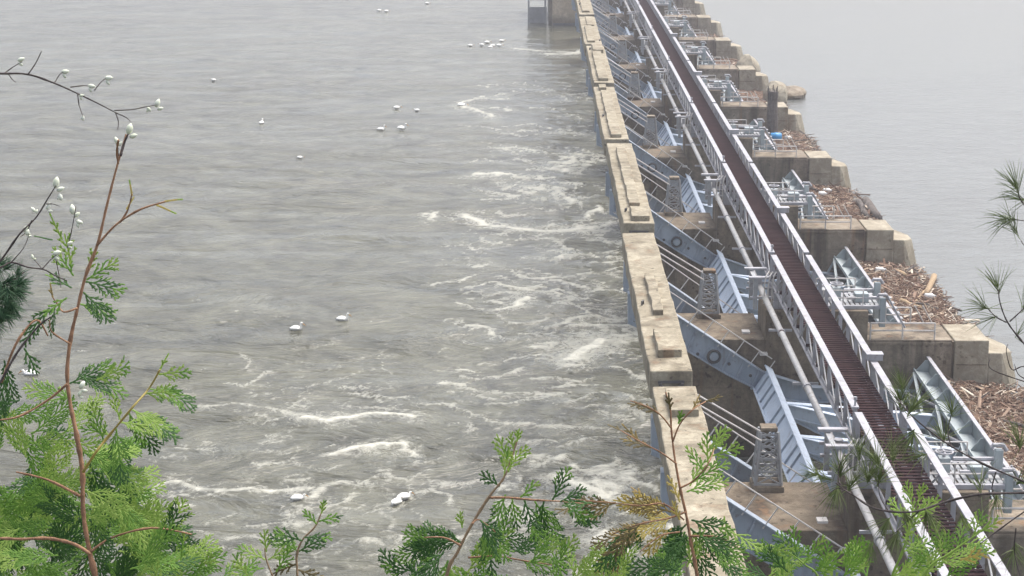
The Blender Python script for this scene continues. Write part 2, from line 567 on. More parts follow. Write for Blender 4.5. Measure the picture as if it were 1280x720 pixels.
# ---- guard rails on top of each pier, upstream
for k in range(1, NP + 1):
    w = ORD[k - 1]
    for sgn, nm in ((-1, 'near edge'), (1, 'far edge')):
        t = thing('pier_railing', 'pale pipe guard rail on the %s of the %s pier, upstream end' % (nm, w), 'railing', (21.9, yc(k) + sgn * (TH - .15), 8.1), 'guard rails on the pier tops')
        L = 4.2 if sgn < 0 else 3.4
        for i in range(3):
            MB().tube([(L * i / 2, 0, 0), (L * i / 2, 0, 1.1)], .055, 6).build('post', 'rail_paint', t)
        MB().tube([(0, 0, 1.1), (L, 0, 1.1)], .06, 6).build('top_rail', 'rail_paint', t)
        MB().tube([(0, 0, .6), (L, 0, .6)], .055, 6).build('middle_rail', 'rail_paint', t)
    t = thing('access_ladder', 'pale steel ladder rails leaning down the far side of the %s pier' % w, 'ladder', (26.2, yc(k) + TH + .35, 8.1), 'ladders on the pier tops')
    rep('stringer', MB().tube([(-.55, .05, 1.1), (.35, .25, -.5), (.8, .3, -2.2)], .05, 6), 'rail_paint', t, [(0, 0, 0), (.55, 0, 0)])
    rep('rung', MB().tube([(.2, .27, -.3), (.75, .27, -.3)], .03, 6), 'rail_paint', t, [(.1 * q, 0, -.36 * q) for q in range(5)])

# ---- operating platforms beside the bridge, on the raised seat of each pier
for k in range(1, NP + 1):
    w = ORD[k - 1]
    t = thing('operating_platform', 'pale steel operating platform with handwheel and steep stair on the %s pier' % w, 'platform', (18.4, yc(k), 10.05), 'operating platforms upstream of the bridge')
    rep('frame_beam', MB().box((.3, -.13, 0), (4.2, .13, .24)), 'white_steel', t, [(0, -1.75, 0), (0, 1.72, 0), (0, 0, 0)], .02)
    b_ = MB()
    for i in range(12):
        b_.box((.35 + i * .32, -1.6, .2), (.57 + i * .32, 1.6, .245))
    b_.build('deck', 'grey_steel', t)
    for yy in (-1.75, 1.72):
        b_ = MB()
        for z in (1.25, .75):
            b_.tube([(.4, yy, z), (3.0, yy, z)], .045, 6)
        for x in (.4, 1.7, 3.0):
            b_.tube([(x, yy, .2), (x, yy, 1.25)], .04, 6)
        b_.build('handrail', 'rail_paint', t)
    p_ = MB().box((1.2, -.45, .24), (1.75, .1, 1.1)).build('pedestal', 'pale_green_steel', t, .03)
    b_ = MB()
    ring = [(1.47 + .42 * math.cos(a * math.pi / 6), -.18 + .42 * math.sin(a * math.pi / 6), 1.35) for a in range(13)]
    b_.tube(ring, .05, 6)
    b_.tube([(1.05, -.18, 1.35), (1.9, -.18, 1.35)], .04, 6)
    b_.tube([(1.47, -.6, 1.35), (1.47, .24, 1.35)], .04, 6)
    b_.tube([(1.47, -.18, 1.1), (1.47, -.18, 1.42)], .08, 6)
    o = b_.build('handwheel', 'white_steel', p_)
    rep('hydraulic_pipe', MB().tube([(2.1, 0, 0), (4.3, 0, 0)], .12, 8), 'white_steel', t, [(0, .7, .7), (0, -.9, .55)])
    for yy, hh in ((-1.9, .75), (.4, 1.25)):
        b_ = MB()
        b_.box((4.1, yy, -1.2), (4.5, yy + .4, hh))
        hp = b_.build('hoist_post', 'pale_green_steel', t, .04)
        MB().tube([(3.95, yy + .2, hh + .05), (4.02, yy + .2, hh + .2), (4.5, yy + .2, hh + .2), (4.68, yy + .2, hh - .08)], .12, 8).build('hood', 'white_steel', hp)
    rep('stair_stringer', MB().bar((4.5, 0, 1.0), (5.75, -.2, -1.15), .16, .1), 'white_steel', t, [(0, -1.95, 0), (0, -1.2, 0)])
    rep('stair_tread', MB().box((4.45, -1.95, .9), (4.75, -1.3, .95)), 'grey_steel', t, [(1.2 * (i + .5) / 6, 0, -2.05 * (i + .5) / 6) for i in range(6)])
    MB().box((2.6, -1.0, .25), (3.5, -.2, .85)).build('gear_box', 'pale_green_steel', t, .05)
    MB().box((.5, .3, .25), (1.3, 1.2, .8)).build('motor_housing', 'red_steel' if k in (5, 6, 7) else 'grey_steel', t, .05)

# ---- gates
GY0, GY1 = -P / 2 + 1.3, P / 2 - 1.3       # beam ends about the bay centre
AY = P / 2 - TH - .75                      # arms


def arc(th, r):
    return (r * math.cos(R(th)), r * math.sin(R(th)))


def rel(x, z):
    return (x - PIN[0], z - PIN[1])


def make_gate():
    g = thing('sluice_gate', '', 'dam gate', (0, 0, 0), 'tainter gates between the piers')
    beam = rough_block((rel(5.72, 0)[0], GY0, rel(0, 13.65)[1]), (rel(7.8, 0)[0], GY1, rel(0, 15.1)[1]), 1.6, .035, 5, 'counterweight_beam', 'beam_concrete', g, .07)
    for a, bb, z in ((GY0 - .03, 'n', 14.5), (GY1 + .03, 'f', 14.5)):
        b_ = MB()
        s = -1 if bb == 'n' else 1
        pts = [rel(6.75 + .55 * math.cos(q), z - .32 * math.sin(q)) for q in [i * math.pi / 8 for i in range(9)]]
        b_.tube([(p[0], a + s * .08, p[1]) for p in pts], .09, 6)
        b_.box((rel(6.1, 0)[0], a - .05, rel(0, z - .02)[1]), (rel(7.4, 0)[0], a + .05, rel(0, z + .1)[1]))
        b_.build('lifting_bracket', 'dark_steel', beam)
    # arms
    top = [rel(*p) for p in ((6.2, 13.64), (7.5, 13.64), (7.6, 11.05), (9.26, 9.9), (14.84, 6.05), (17.9, 5.02), (25.2, 4.6))]
    bot = [rel(*p) for p in ((25.2, 4.0), (17.6, 4.0), (15.4, 4.35), (14.3, 5.0), (12.46, 5.97), (10.0, 7.52), (6.35, 9.75), (6.2, 11.5))]
    NY = -P / 2 + WD + .7
    for yy, s in ((NY, 1), (AY, -1)):
        b_ = MB()
        b_.prism(top + bot, yy - .05, yy + .05)
        for line in (top, bot):
            for (a, c) in zip(line[:-1], line[1:]):
                b_.bar((a[0], yy, a[1]), (c[0], yy, c[1]), .62, .09, (0, 0, 1))
        for xq in (9.5, 10.5, 12.7, 13.6, 14.6):
            zt = 9.9 - .69 * (xq - 9.26)
            x_, z_ = rel(xq, zt)
            b_.bar((x_, yy - .1, z_ - .05), (x_ - .55, yy - .1, z_ - 1.65 + .35), .12, .2, (0, 1, 0))
        # box end sticking out past the counterweight
        b_.box((rel(6.0, 0)[0], yy - .4, rel(0, 9.6)[1]), (rel(6.34, 0)[0], yy + .4, rel(0, 11.5)[1]))
        b_.bar((rel(6.0, 0)[0], yy - .4, rel(0, 9.65)[1]), (rel(7.0, 0)[0], yy - .4, rel(0, 9.2)[1]), .12, .25)
        arm = b_.build('arm', 'blue_steel', g, .02)
        b_ = MB()
        b_.tube([(0, yy - .14, 0), (0, yy + .14, 0)], .6, 24)
        b_.tube([(0, yy - .3, 0), (0, yy + .3, 0)], .27, 20)
        hub = b_.build('pin_hub', 'blue_steel', arm, .02)
        ring = [(.4 * math.cos(q * math.pi / 12), yy - .2, .4 * math.sin(q * math.pi / 12)) for q in range(25)]
        MB().tube(ring, .085, 8).build('seal_ring', 'dark_steel', hub)
        rep('bolt', MB().tube([(0, yy - .13, 0), (0, yy, 0)], .11, 8), 'dark_steel', arm, [(-1.05, 0, .15), (1.0, 0, -.55), (2.4, 0, -1.35), (-2.0, 0, 1.0), (4.3, 0, -2.25)])
        # handrail along the arm
        b_ = MB()
        dirv = Vector((.823, 0, -.567))
        nrm = Vector((.567, 0, .823))
        st = Vector((rel(7.95, 10.85)[0], yy - .26 * s * -1, rel(7.95, 10.85)[1]))
        for q in range(8):
            p_ = st + dirv * (1.22 * q)
            b_.tube([p_ - nrm * .25, p_ + nrm * 1.05], .035, 6)
        b_.tube([st - dirv * .6 + nrm * 1.05, st + dirv * 8.3 + nrm * 1.05], .045, 6)
        b_.build('handrail', 'rail_paint', g)
    # cross girder between the arms: web square to the arm, flange on top
    A = Vector((rel(14.3, 5.05)[0], 0, rel(14.3, 5.05)[1]))
    B = Vector((rel(15.15, 6.35)[0], 0, rel(15.15, 6.35)[1]))
    d = (B - A).normalized()
    nn = Vector((-d.z, 0, d.x))
    y0, y1 = NY + .06, AY - .06
    b_ = MB()
    b_.add([A + Vector((0, y0, 0)), A + Vector((0, y1, 0)), B + Vector((0, y1, 0)), B + Vector((0, y0, 0))] +
           [A - nn * .05 + Vector((0, y0, 0)), A - nn * .05 + Vector((0, y1, 0)), B - nn * .05 + Vector((0, y1, 0)), B - nn * .05 + Vector((0, y0, 0))],
           [(0, 1, 2, 3), (7, 6, 5, 4), (0, 4, 5, 1), (1, 5, 6, 2), (2, 6, 7, 3), (3, 7, 4, 0)])
    for e_, ww in ((A - d * .05, .34), (B + d * .05, .6)):
        b_.bar((e_.x, y0, e_.z), (e_.x, y1, e_.z), ww, .09, d)
    cg = b_.build('cross_girder', 'blue_steel_skylit', g, .015)
    b_ = MB()
    ys = []
    yq = y1 - 1.6
    i = 0
    while yq > y0 + 1:
        ys.append(yq)
        yq -= (2.0, 1.5, 3.4, 1.7, 4.0)[i % 5]
        i += 1
    p0, p1 = A + nn * .06, B + nn * .06
    b_.bar((p0.x, 0, p0.z), (p1.x, 0, p1.z), .06, .13, nn)
    rep('stiffener', b_, 'blue_steel', cg, [(0, yq, 0) for yq in ys])
    # radial struts from girder to skin
    for f in (.27, .52, .76):
        yq = y1 - (y1 - y0) * f
        b_ = MB()
        S0 = rel(15.2, 6.15)
        for (tx, tz, dy, ww) in ((24.9, 5.2, 0, .5), (23.6, 1.8, -.2, .45), (24.6, 4.6, -3.2, .35)):
            T = rel(tx, tz)
            b_.bar((S0[0], yq, S0[1]), (T[0], yq + dy, T[1]), ww, .09)
            b_.bar((S0[0] + .1, yq, S0[1] - .42), (T[0], yq + dy, T[1] - .42), .07, .84)
            b_.bar((S0[0] + .2, yq, S0[1] - .86), (T[0], yq + dy, T[1] - .86), ww * .7, .08)
        b_.build('radial_strut', 'blue_steel_skylit', g, .015)
    # skin plate
    b_ = MB()
    Rs = 14.2
    th = [-2 - i * 3.0 for i in range(12)]
    yA, yB = -P / 2 + TH + .12, P / 2 - TH - .12
    vs, fs = [], []
    for t_ in th:
        a, c = arc(t_, Rs), arc(t_, Rs - .09)
        vs += [(a[0], yA, a[1]), (a[0], yB, a[1]), (c[0], yA, c[1]), (c[0], yB, c[1])]
    for i in range(len(th) - 1):
        o_ = i * 4
        fs += [(o_, o_ + 1, o_ + 5, o_ + 4), (o_ + 3, o_ + 2, o_ + 6, o_ + 7), (o_, o_ + 4, o_ + 6, o_ + 2), (o_ + 1, o_ + 3, o_ + 7, o_ + 5)]
    e_ = (len(th) - 1) * 4
    fs += [(0, 2, 3, 1), (e_, e_ + 1, e_ + 3, e_ + 2)]
    b_.add(vs, fs)
    sk = b_.build('skin_plate', 'gate_steel_shaded', g)
    a = arc(-2, Rs - .12)
    MB().box((a[0] - .1, yA, a[1]), (a[0] + .14, yB, a[1] + .1)).build('top_flange', 'white_steel', sk)
    for t_, dep in ((-5.6, .85), (-12.5, 1.35), (-24, 1.2)):
        b_ = MB()
        a, c = arc(t_, Rs - .1), arc(t_, Rs - .1 - dep)
        b_.bar((a[0], (yA + yB) / 2, a[1]), (c[0], (yA + yB) / 2, c[1]), yB - yA, .07, (0, 0, 1))
        b_.bar((c[0], yA, c[1]), (c[0], yB, c[1]), .08, .26)
        b_.build('skin_girder', 'pale_green_steel' if t_ > -6 else 'gate_steel_shaded', sk)
    b_ = MB()
    b_.prism([arc(-2.2, Rs - .1), arc(-5.6, Rs - .1), arc(-5.6, Rs - .95), arc(-2.2, Rs - .35)], -.03, .03)
    nr = 9
    rep('gusset', b_, 'pale_green_steel', sk, [(0, yA + .4 + (yB - yA - .8) * i / nr, 0) for i in range(nr + 1)])
    b_ = MB()
    b_.prism([arc(-5.7, Rs - .1), arc(-12.4, Rs - .1), arc(-12.4, Rs - .4), arc(-5.7, Rs - .3)], -.03, .03)
    b_.prism([arc(-12.6, Rs - .1), arc(-24, Rs - .1), arc(-24, Rs - .4), arc(-12.6, Rs - .4)], -.03, .03)
    rep('rib', b_, 'gate_steel_shaded', sk, [(0, yA + .4 + (yB - yA - .8) * i / nr, 0) for i in range(nr + 1)])
    nb_ = 4
    w_ = (yB - yA - 1) / nb_
    p0, p1 = arc(-5.9, Rs - .95), arc(-12.3, Rs - 1.42)
    rep('bracing', MB().bar((p0[0], 0, p0[1]), (p1[0], w_, p1[1]), .2, .12), 'white_steel', sk, [(0, yA + .5 + i * w_, 0) for i in range(nb_)])
    rep('bracing', MB().bar((p1[0], 0, p1[1]), (p0[0], w_, p0[1]), .2, .12), 'pale_green_steel', sk, [(-.06, yA + .5 + i * w_, 0) for i in range(nb_)])
    rep('strut', MB().bar((p0[0], 0, p0[1]), (p1[0], 0, p1[1]), .16, .16), 'pale_green_steel', sk, [(.04, yA + .5 + i * w_, 0) for i in range(nb_ + 1)])
    return g, beam


gate, beam0 = make_gate()
gates = []
for gi in range(1, NP + 1):           # gate gi lies between pier gi-1 and pier gi
    o = gate if gi == 1 else copy_tree(gate)
    o.location = (PIN[0], yc(gi) - P / 2, PIN[1])
    rot = (1.2, 0.9, -.5, .3, -.6, .2, -.3, .5, 0)[gi - 1]
    o.rotation_euler = (0, R(-rot), 0)
    o['label'] = ('pale blue sluice gate with cream concrete counterweight beam, the %s gate' % ORD[gi - 1])
    gates.append(o)
# slabs on the counterweights, each gate its own lay-out
slabs = {1: [(6.25, 7.55, 11.6, 15.2, .5)],
         2: [(6.25, 7.45, -14.2, -9.8, .55), (6.5, 7.05, -5.5, 3.6, .42)],
         3: [(6.3, 7.5, -16.0, -12.6, .5), (6.35, 7.1, -11.0, 13.0, .42)],
         4: [(6.3, 7.2, -16.0, 12.0, .42), (6.2, 6.9, 13.5, 16.0, .5)],
         5: [(6.2, 7.2, -15.5, 9, .42), (6.3, 7.5, 9.1, 15.5, .6)],
         6: [(6.1, 7.0, -15, 3, .3), (6.5, 7.4, 4, 15, .3)],
         7: [(6.2, 7.2, -14, 12, .35), (6.2, 7.0, 13, 16, .45)],
         8: [(6.2, 7.2, -15, 15, .3)], 9: [(6.2, 7.2, -15, 15, .3)]}
for gi, o in enumerate(gates, 1):
    bm_ = [c for c in o.children if c.name.startswith('counterweight_beam')][0]
    for si, (x0, x1, ya, yb, h) in enumerate(slabs[gi]):
        rough_block((rel(x0, 0)[0], ya, rel(0, 15.1)[1] - .02), (rel(x1, 0)[0], yb, rel(0, 15.1)[1] + h * .72), 1.1, .05, gi * 10 + si, 'concrete_slab', 'beam_concrete', bm_, .04)
    b_ = MB()
    for q in range(1):
        yy = rnd.uniform(-15, 15)
        xx = rel(rnd.choice((6.0, 7.55)), 0)[0]
        b_.tube([(xx, yy, rel(0, 15.05)[1]), (xx, yy + .05, rel(0, 15.3)[1]), (xx + .1, yy + .3, rel(0, 15.3)[1]), (xx + .1, yy + .35, rel(0, 15.05)[1])], .05, 6)
    b_.build('lifting_eye', 'dark_steel', bm_)

# ---- service footbridge: one span per bay
ZD, ZT = 12.15, 13.15
XL, XR = 15.75, 18.05


def make_span():
    t = thing('footbridge_span', '', 'footbridge', (0, 0, 0), 'footbridge spans over the piers')
    L = P - .75
    ZB = 11.15
    b_ = MB()
    nb = 78
    for i in range(nb):
        y = (P - .02) * i / nb
        b_.box((XL + .12, y, ZD - .05), (XR - .12, y + .26, ZD))
    dk = b_.build('deck', 'deck_grating', t)
    rep('stringer', MB().box((-.08, -.6, ZD - .42), (.08, L + .1, ZD - .06)), 'deck_grating', dk, [(XL + .5, 0, 0), ((XL + XR) / 2, 0, 0), (XR - .5, 0, 0)])
    rep('cross_beam', MB().box((XL - .1, 0, ZD - .62), (XR + .1, .16, ZD - .43)), 'deck_grating', dk, [(0, .2 + (L - .5) * i / 8, 0) for i in range(9)])
    for x, s in ((XL, -1), (XR, 1)):
        b_ = MB()
        b_.box((x - .19, .05, ZT - .1), (x + .19, L - .05, ZT))
        b_.box((x + s * .05 - .03, .05, ZT - .3), (x + s * .05 + .03, L - .05, ZT - .101))
        tr = b_.build('truss', 'white_steel', t, .015)
        b_ = MB()
        b_.box((x - .14, .05, ZB), (x + .14, L - .05, ZB + .12))
        b_.box((x - .03, .05, ZB + .12), (x + .03, L - .05, ZB + .3))
        b_.build('bottom_chord', 'white_steel', tr, .01)
        npan = 12
        pl = (L - .3) / npan
        b_ = MB().box((-.11, -.04, ZB + .12), (.11, .0, ZT - .1)).box((-.025, .0, ZB + .12), (.025, .1, ZT - .1))
        rep('post', b_, 'white_steel', tr, [(x, .15 + pl * i, 0) for i in range(npan + 1)])
        h = npan // 2
        rep('diagonal', MB().bar((x, 0, ZB + .2), (x, pl, ZT - .15), .07, .07), 'grey_steel', tr, [(s * .06, .15 + pl * i, 0) for i in range(h)])
        rep('diagonal', MB().bar((x, 0, ZT - .15), (x, pl, ZB + .2), .07, .07), 'grey_steel', tr, [(s * .06, .15 + pl * i, 0) for i in range(h, npan)])
    return t


span = make_span()
for i in range(0, NP):
    o = span if i == 0 else copy_tree(span)
    o.location = (0, yc(i) + 1.45, 0)
    o['label'] = 'steel footbridge span with dark red grating deck, the %s span' % ORD[i]
# boxes fixed on the upstream chord
for k, yb_ in enumerate((103.6, 144.6, 182.0, 224.6, 265.0)):
    t = thing('junction_box', 'pale grey metal box on the upstream truss of the footbridge, the %s box' % ORD[k], 'junction box', (18.1, yb_, ZT), 'boxes on the footbridge truss')
    MB().box((-.42, -.3, .02), (.42, .3, .34)).build('housing', 'white_steel', t, .02)
    MB().box((-.46, -.34, .34), (.46, .34, .4)).build('lid', 'white_steel', t, .01)
    MB().box((-.15, -.22, -1.6), (.15, .22, .02)).build('bracket', 'grey_steel', t)
# end posts with little lamps at span joints
for k in range(1, NP + 1):
    w = ORD[k - 1]
    t = thing('bridge_bearing', 'pale steel bearing frame with bent pipe guards under the bridge at the %s pier' % w, 'bridge support', (14.35, yc(k), 10.05), 'bearing frames under the footbridge')
    for yy in (-1.6, 1.1):
        for x in (-.1, 1.6):
            MB().box((x, yy, -.1), (x + .26, yy + .26, 1.95 if x < 0 else .5)).build('post', 'grey_steel', t, .01)
    rep('cap_beam', MB().box((-.45, -.2, 1.95), (1.0, .2, 2.1)), 'white_steel', t, [(0, -1.5, 0), (0, 1.2, 0)], .015)
    MB().box((-.1, -1.3, 1.7), (.16, 1.0, 1.9)).build('tie_beam', 'grey_steel', t, .015)
    rep('cross_bar', MB().box((-.3, -.02, .62), (2.0, .2, .76)), 'white_steel', t, [(0, -1.6, 0), (0, 1.1, 0)])
    rep('sill', MB().box((1.15, -.2, 0), (3.9, .2, .5)).box((1.2, -.15, .5), (3.85, .15, 1.08)), 'white_steel', t, [(0, -1.7, 0), (0, 1.4, 0)], .02)
    rep('pipe_guard', MB().tube([(0, -1.95, .4), (0, -2.0, 1.6), (.08, -1.9, 2.2), (.3, -1.6, 2.45), (.45, -1.5, 2.3)], .045, 6), 'rail_paint', t, [(.55, 0, 0), (.8, 0, 0), (1.05, 0, 0)])
    b_ = MB()
    b_.tube([(1.42, 1.75, ZT - 10.05 - .02), (1.42, 1.75, ZT - 10.05 + .3)], .05, 8)
    b_.tube([(1.42, 1.75, ZT - 10.05 + .3), (1.42, 1.75, ZT - 10.05 + .45)], .09, 8)
    b_.build('lamp_stub', 'white_steel', t)
    # anchor lugs in the pier face
    rep('lug', MB().box((0, -TH - .55, 0), (.5, -TH + .05, .12)), 'rail_paint', t, [(-.9, 0, -1.4), (.3, 0, -2.9)])

# ---- service pipe beside the bridge, one length per bay with brackets
pt = None
for i in range(0, NP):
    if pt is None:
        pt = thing('service_pipe', '', 'pipe', (0, 0, 0), 'service pipe lengths along the footbridge')
        b_ = MB()
        b_.tube([(0, 0, 0), (0, P - .02, 0)], .19, 12)
        pp = b_.build('pipe', 'pipe_steel', pt, 0, True)
        for y in (1.0, 12, 24):
            b_ = MB()
            b_.tube([(0, y - .12, 0), (0, y + .12, 0)], .255, 12)
            b_.build('coupling', 'white_steel', pp)
            b_ = MB()
            b_.box((-.55, y + 2, -.42), (.9, y + 2.14, -.28))
            b_.build('bracket', 'white_steel', pt)
        b_ = MB()
        b_.tube([(-.0, .4, .2), (0, .4, .62)], .16, 10)
        b_.tube([(-.0, .4, .62), (0, .4, .7)], .24, 10)
        b_.build('valve', 'white_steel', pt)
        o = pt
    else:
        o = copy_tree(pt)
    o.location = (15.0, yc(i) + 1.2, 10.75)
    o['label'] = 'thick pale pipe along the downstream side of the footbridge, %s length of the run' % ORD[i]

# ------------------------------------------------------------------ debris between the piers, on the pool
lab_logs = 0
for gi in range(1, NP + 1):
    ya, yb = yc(gi - 1) + TH + .02, yc(gi) - TH - .02
    r = random.Random(100 + gi)
    nx, ny = 26, 60
    x0, x1 = 25.6, 32.2
    b_ = MB()
    vs, fs = [], []
    for j in range(ny + 1):
        fy = j / ny
        y = ya + (yb - ya) * fy
        edge = 31.6 + .9 * math.sin(fy * 9 + gi) * .5 + r.uniform(-.25, .25) - (1.1 if gi > 4 and fy < .5 else 0) - max(0, .6 - 6 * min(fy, 1 - fy)) * .5
        for i in range(nx + 1):
            fx = i / nx
            x = x0 + (edge - x0) * fx
            z = POOL + .45 * (1 - fx ** 3) + r.uniform(-.16, .2) - (.5 if i == nx else 0)
            vs.append((x, y, z))
    for j in range(ny):
        for i in range(nx):
            o_ = j * (nx + 1) + i
            fs.append((o_, o_ + 1, o_ + nx + 2, o_ + nx + 1))
    b_.add(vs, fs, 0)
    nst = 3200 if gi in (2, 3) else (1500 if gi < 6 else 500)
    for q in range(22):
        p_ = Vector((x0 + .6 + 5.2 * r.random() ** .7, r.uniform(ya + 2, yb - 2), POOL + r.uniform(.25, .5)))
        an = r.uniform(0, math.pi)
        ln = r.uniform(1.2, 3.2)
        dv = Vector((math.cos(an) * .8, math.sin(an), r.uniform(-.1, .16))) * ln
        q2 = p_ + dv
        q2.y = min(max(q2.y, ya + .1), yb - .1)
        q2.x = min(q2.x, 32.4)
        rr = r.uniform(.05, .15)
        md_ = (p_ + q2) / 2 + Vector((r.uniform(-.2, .2), r.uniform(-.2, .2), r.uniform(0, .15)))
        b_.tube([p_, md_, q2], [rr, rr * .85, rr * .5], 7, r.choice((1, 2, 2)))
        if r.random() < .5:
            b_.tube([md_, md_ + Vector((r.uniform(-.7, .7), r.uniform(-.7, .7), r.uniform(.1, .5)))], [rr * .5, rr * .2], 5, 2)
    for q in range(nst):
        fx = r.random() ** .85
        x = x0 + .2 + fx * 6.1 + r.uniform(-.2, .3)
        y = r.uniform(ya + .2, yb - .2)
        ln = r.choice((.15, .2, .25, .3, .4, .5, .7, 1.2)) * r.uniform(.7, 1.3)
        an = r.uniform(0, math.pi)
        el = r.uniform(-.2, .3) if r.random() < .95 else r.uniform(.3, .8)
        dv = Vector((math.cos(an) * math.cos(el), math.sin(an) * math.cos(el), math.sin(el))) * ln
        p_ = Vector((x, y, POOL + .45 * (1 - fx ** 3) + r.uniform(.0, .2)))
        p2 = p_ + dv
        p2.y = min(max(p2.y, ya + .05), yb - .05)
        if r.random() < .22:
            w_ = r.uniform(.06, .22)
            b_.bar(p_, p2, w_, r.uniform(.03, .09), (r.uniform(-.6, .6), r.uniform(-.6, .6), 1), 1)
        else:
            rr = r.uniform(.015, .05)
            mid = (p_ + p2) / 2 + Vector((r.uniform(-.1, .1), r.uniform(-.1, .1), r.uniform(0, .08)))
            b_.tube([p_, mid, p2], [rr, rr * .9, rr * .6], 5, 1)
    o = b_.build('driftwood_mat', ['debris_mat', 'driftwood', 'grey_wood'])
    tag(o, 'brown mat of driftwood and bark packed behind the %s gate' % ORD[gi - 1], 'driftwood', 'driftwood mats behind the gates', 'stuff')
# separate logs and litter that can be told apart in the photograph
def log(p, q, r0, r1, label, mat='driftwood'):
    p, q = Vector(p), Vector(q)
    rr = random.Random(int(p.y * 10))
    pts = [p.lerp(q, i / 5) + Vector((rr.uniform(-.06, .06), rr.uniform(-.06, .06), rr.uniform(-.04, .04))) for i in range(6)]
    o = MB().tube(pts, [r0 + (r1 - r0) * i / 5 for i in range(6)], 9).build('driftwood_log', mat, None, 0, True)
    return tag(o, label, 'log', 'loose logs on the driftwood')


zz = POOL + .45
log(atZ(1168, 345, zz), atZ(1157, 368, zz), .26, .2, 'pale crooked log at the open edge of the driftwood behind the second nearest gate', 'yellow_wood')
log(atZ(1130, 392, zz), atZ(1158, 362, zz), .14, .1, 'yellowish bent log lying on the driftwood behind the second nearest gate', 'yellow_wood')
log(atZ(1126, 377, zz + .1), atZ(1150, 385, zz + .1), .24, .16, 'short thick yellow log by the guard rail of the second nearest pier', 'yellow_wood')
log(atZ(1132, 345, zz), atZ(1120, 338, zz), .22, .16, 'broad bark slab on the middle of the second nearest driftwood', 'yellow_wood')
log(atZ(1073, 252, zz), atZ(1083, 270, zz), .3, .24, 'grey log along the open edge of the third nearest driftwood', 'grey_wood')
log(atZ(1082, 252, zz - .3), atZ(1098, 273, zz - .3), .55, .4, 'dark soaked trunk floating outside the third nearest driftwood', 'grey_wood')
log(atZ(1228, 548, zz), atZ(1245, 562, zz), .14, .1, 'tan board edge standing by the top of the second nearest gate', 'yellow_wood')
log(atZ(1183, 382, zz), atZ(1202, 388, zz - .2), .12, .08, 'dark branch poking out over the pool by the second nearest pier', 'grey_wood')
# upright stump and boulders at the far end
b_ = MB()
pz = Vector((27.4, 231.5, POOL))
b_.tube([pz + Vector((0, 0, -1)), pz + Vector((.05, 0, 2)), pz + Vector((0, .1, 4.2)), pz + Vector((.1, 0, 5.6))], [.75, .66, .6, .52], 12)
for q in range(9):
    a = q * .7
    b_.tube([pz + Vector((.45 * math.cos(a), .45 * math.sin(a), 4.6)), pz + Vector((.62 * math.cos(a), .62 * math.sin(a), 5.6 + (q % 3) * .35))], [.14, .04], 5)
tag(b_.build('tree_stump', 'grey_wood'), 'dark upright broken tree stump standing beside the fifth nearest pier', 'stump')


def boulder(loc, s, label, seed, mat='nose_concrete'):
    import bmesh
    bm = bmesh.new()
    bmesh.ops.create_icosphere(bm, subdivisions=3, radius=1)
    r = random.Random(seed)
    ph = [r.uniform(0, 6) for _ in range(6)]
    for v in bm.verts:
        c = v.co
        k_ = 1 + .16 * math.sin(2.3 * c.x + ph[0]) + .13 * math.sin(3.1 * c.y + ph[1]) + .12 * math.sin(2.7 * c.z + ph[2]) + .05 * math.sin(7 * c.x + 6 * c.y + ph[3])
        v.co = Vector((c.x * s[0], c.y * s[1], c.z * s[2])) * k_
    me = bpy.data.meshes.new('boulder')
    bm.to_mesh(me)
    bm.free()
    me.materials.append(MATS[mat])
    o = bpy.data.objects.new('boulder', me)
    COL.objects.link(o)
    o.location = loc
    return tag(o, label, 'boulder', 'boulders at the far end of the dam')


boulder((31.2, 262, POOL + .6), (2.1, 2.4, 2.0), 'rounded tan boulder against the sixth nearest pier nose', 1)
boulder((33.6, 268, POOL + .2), (2.2, 3.0, 1.1), 'dark flat boulder outside the sixth nearest pier nose', 2, 'pier_concrete')
boulder((30.6, 292, POOL + .8), (1.8, 2.2, 2.0), 'pale boulder leaning by the seventh nearest pier nose', 3)
# blue drum and white containers among the driftwood of the fourth bay
p_ = atZ(970, 171, POOL + .9)
t = thing('plastic_drum', 'bright blue plastic drum lying on driftwood beside the fourth nearest pier', 'drum', p_)
b_ = MB().tube([(-.62, 0, 0), (-.58, 0, 0), (-.2, 0, 0), (-.16, 0, 0), (.16, 0, 0), (.2, 0, 0), (.58, 0, 0), (.62, 0, 0)], [.4, .46, .47, .5, .5, .47, .46, .4], 16)
b_.build('drum_shell', 'blue_plastic', t, 0, True)
MB().tube([(.6, .2, .1), (.68, .2, .1)], .08, 8).build('bung', 'white_plastic', t)
for (x, y, lb) in ((985, 172, 'white plastic jug lying right of the blue drum'), (1034, 238, 'white plastic jug on the third nearest driftwood, by the gate end'), (1028, 242, 'small white jug left of the larger one on the third driftwood'),
                   (1100, 337, 'white plastic jug high on the second nearest driftwood'), (1162, 370, 'white jug near the open edge of the second nearest driftwood'), (972, 124, 'white foam block at the nose of the fifth nearest pier')):
    p_ = atZ(x, y, POOL + .62)
    t = thing('plastic_jug', lb, 'jug', p_, 'white litter on the driftwood')
    MB().tube([(-.4, 0, 0), (-.34, 0, 0), (.2, 0, 0), (.34, 0, 0), (.42, 0, 0)], [.16, .22, .22, .1, .08], 10).build('bottle', 'white_plastic', t, 0, True)
    MB().tube([(.42, 0, 0), (.5, 0, 0)], .09, 8).build('cap', 'white_steel', t)

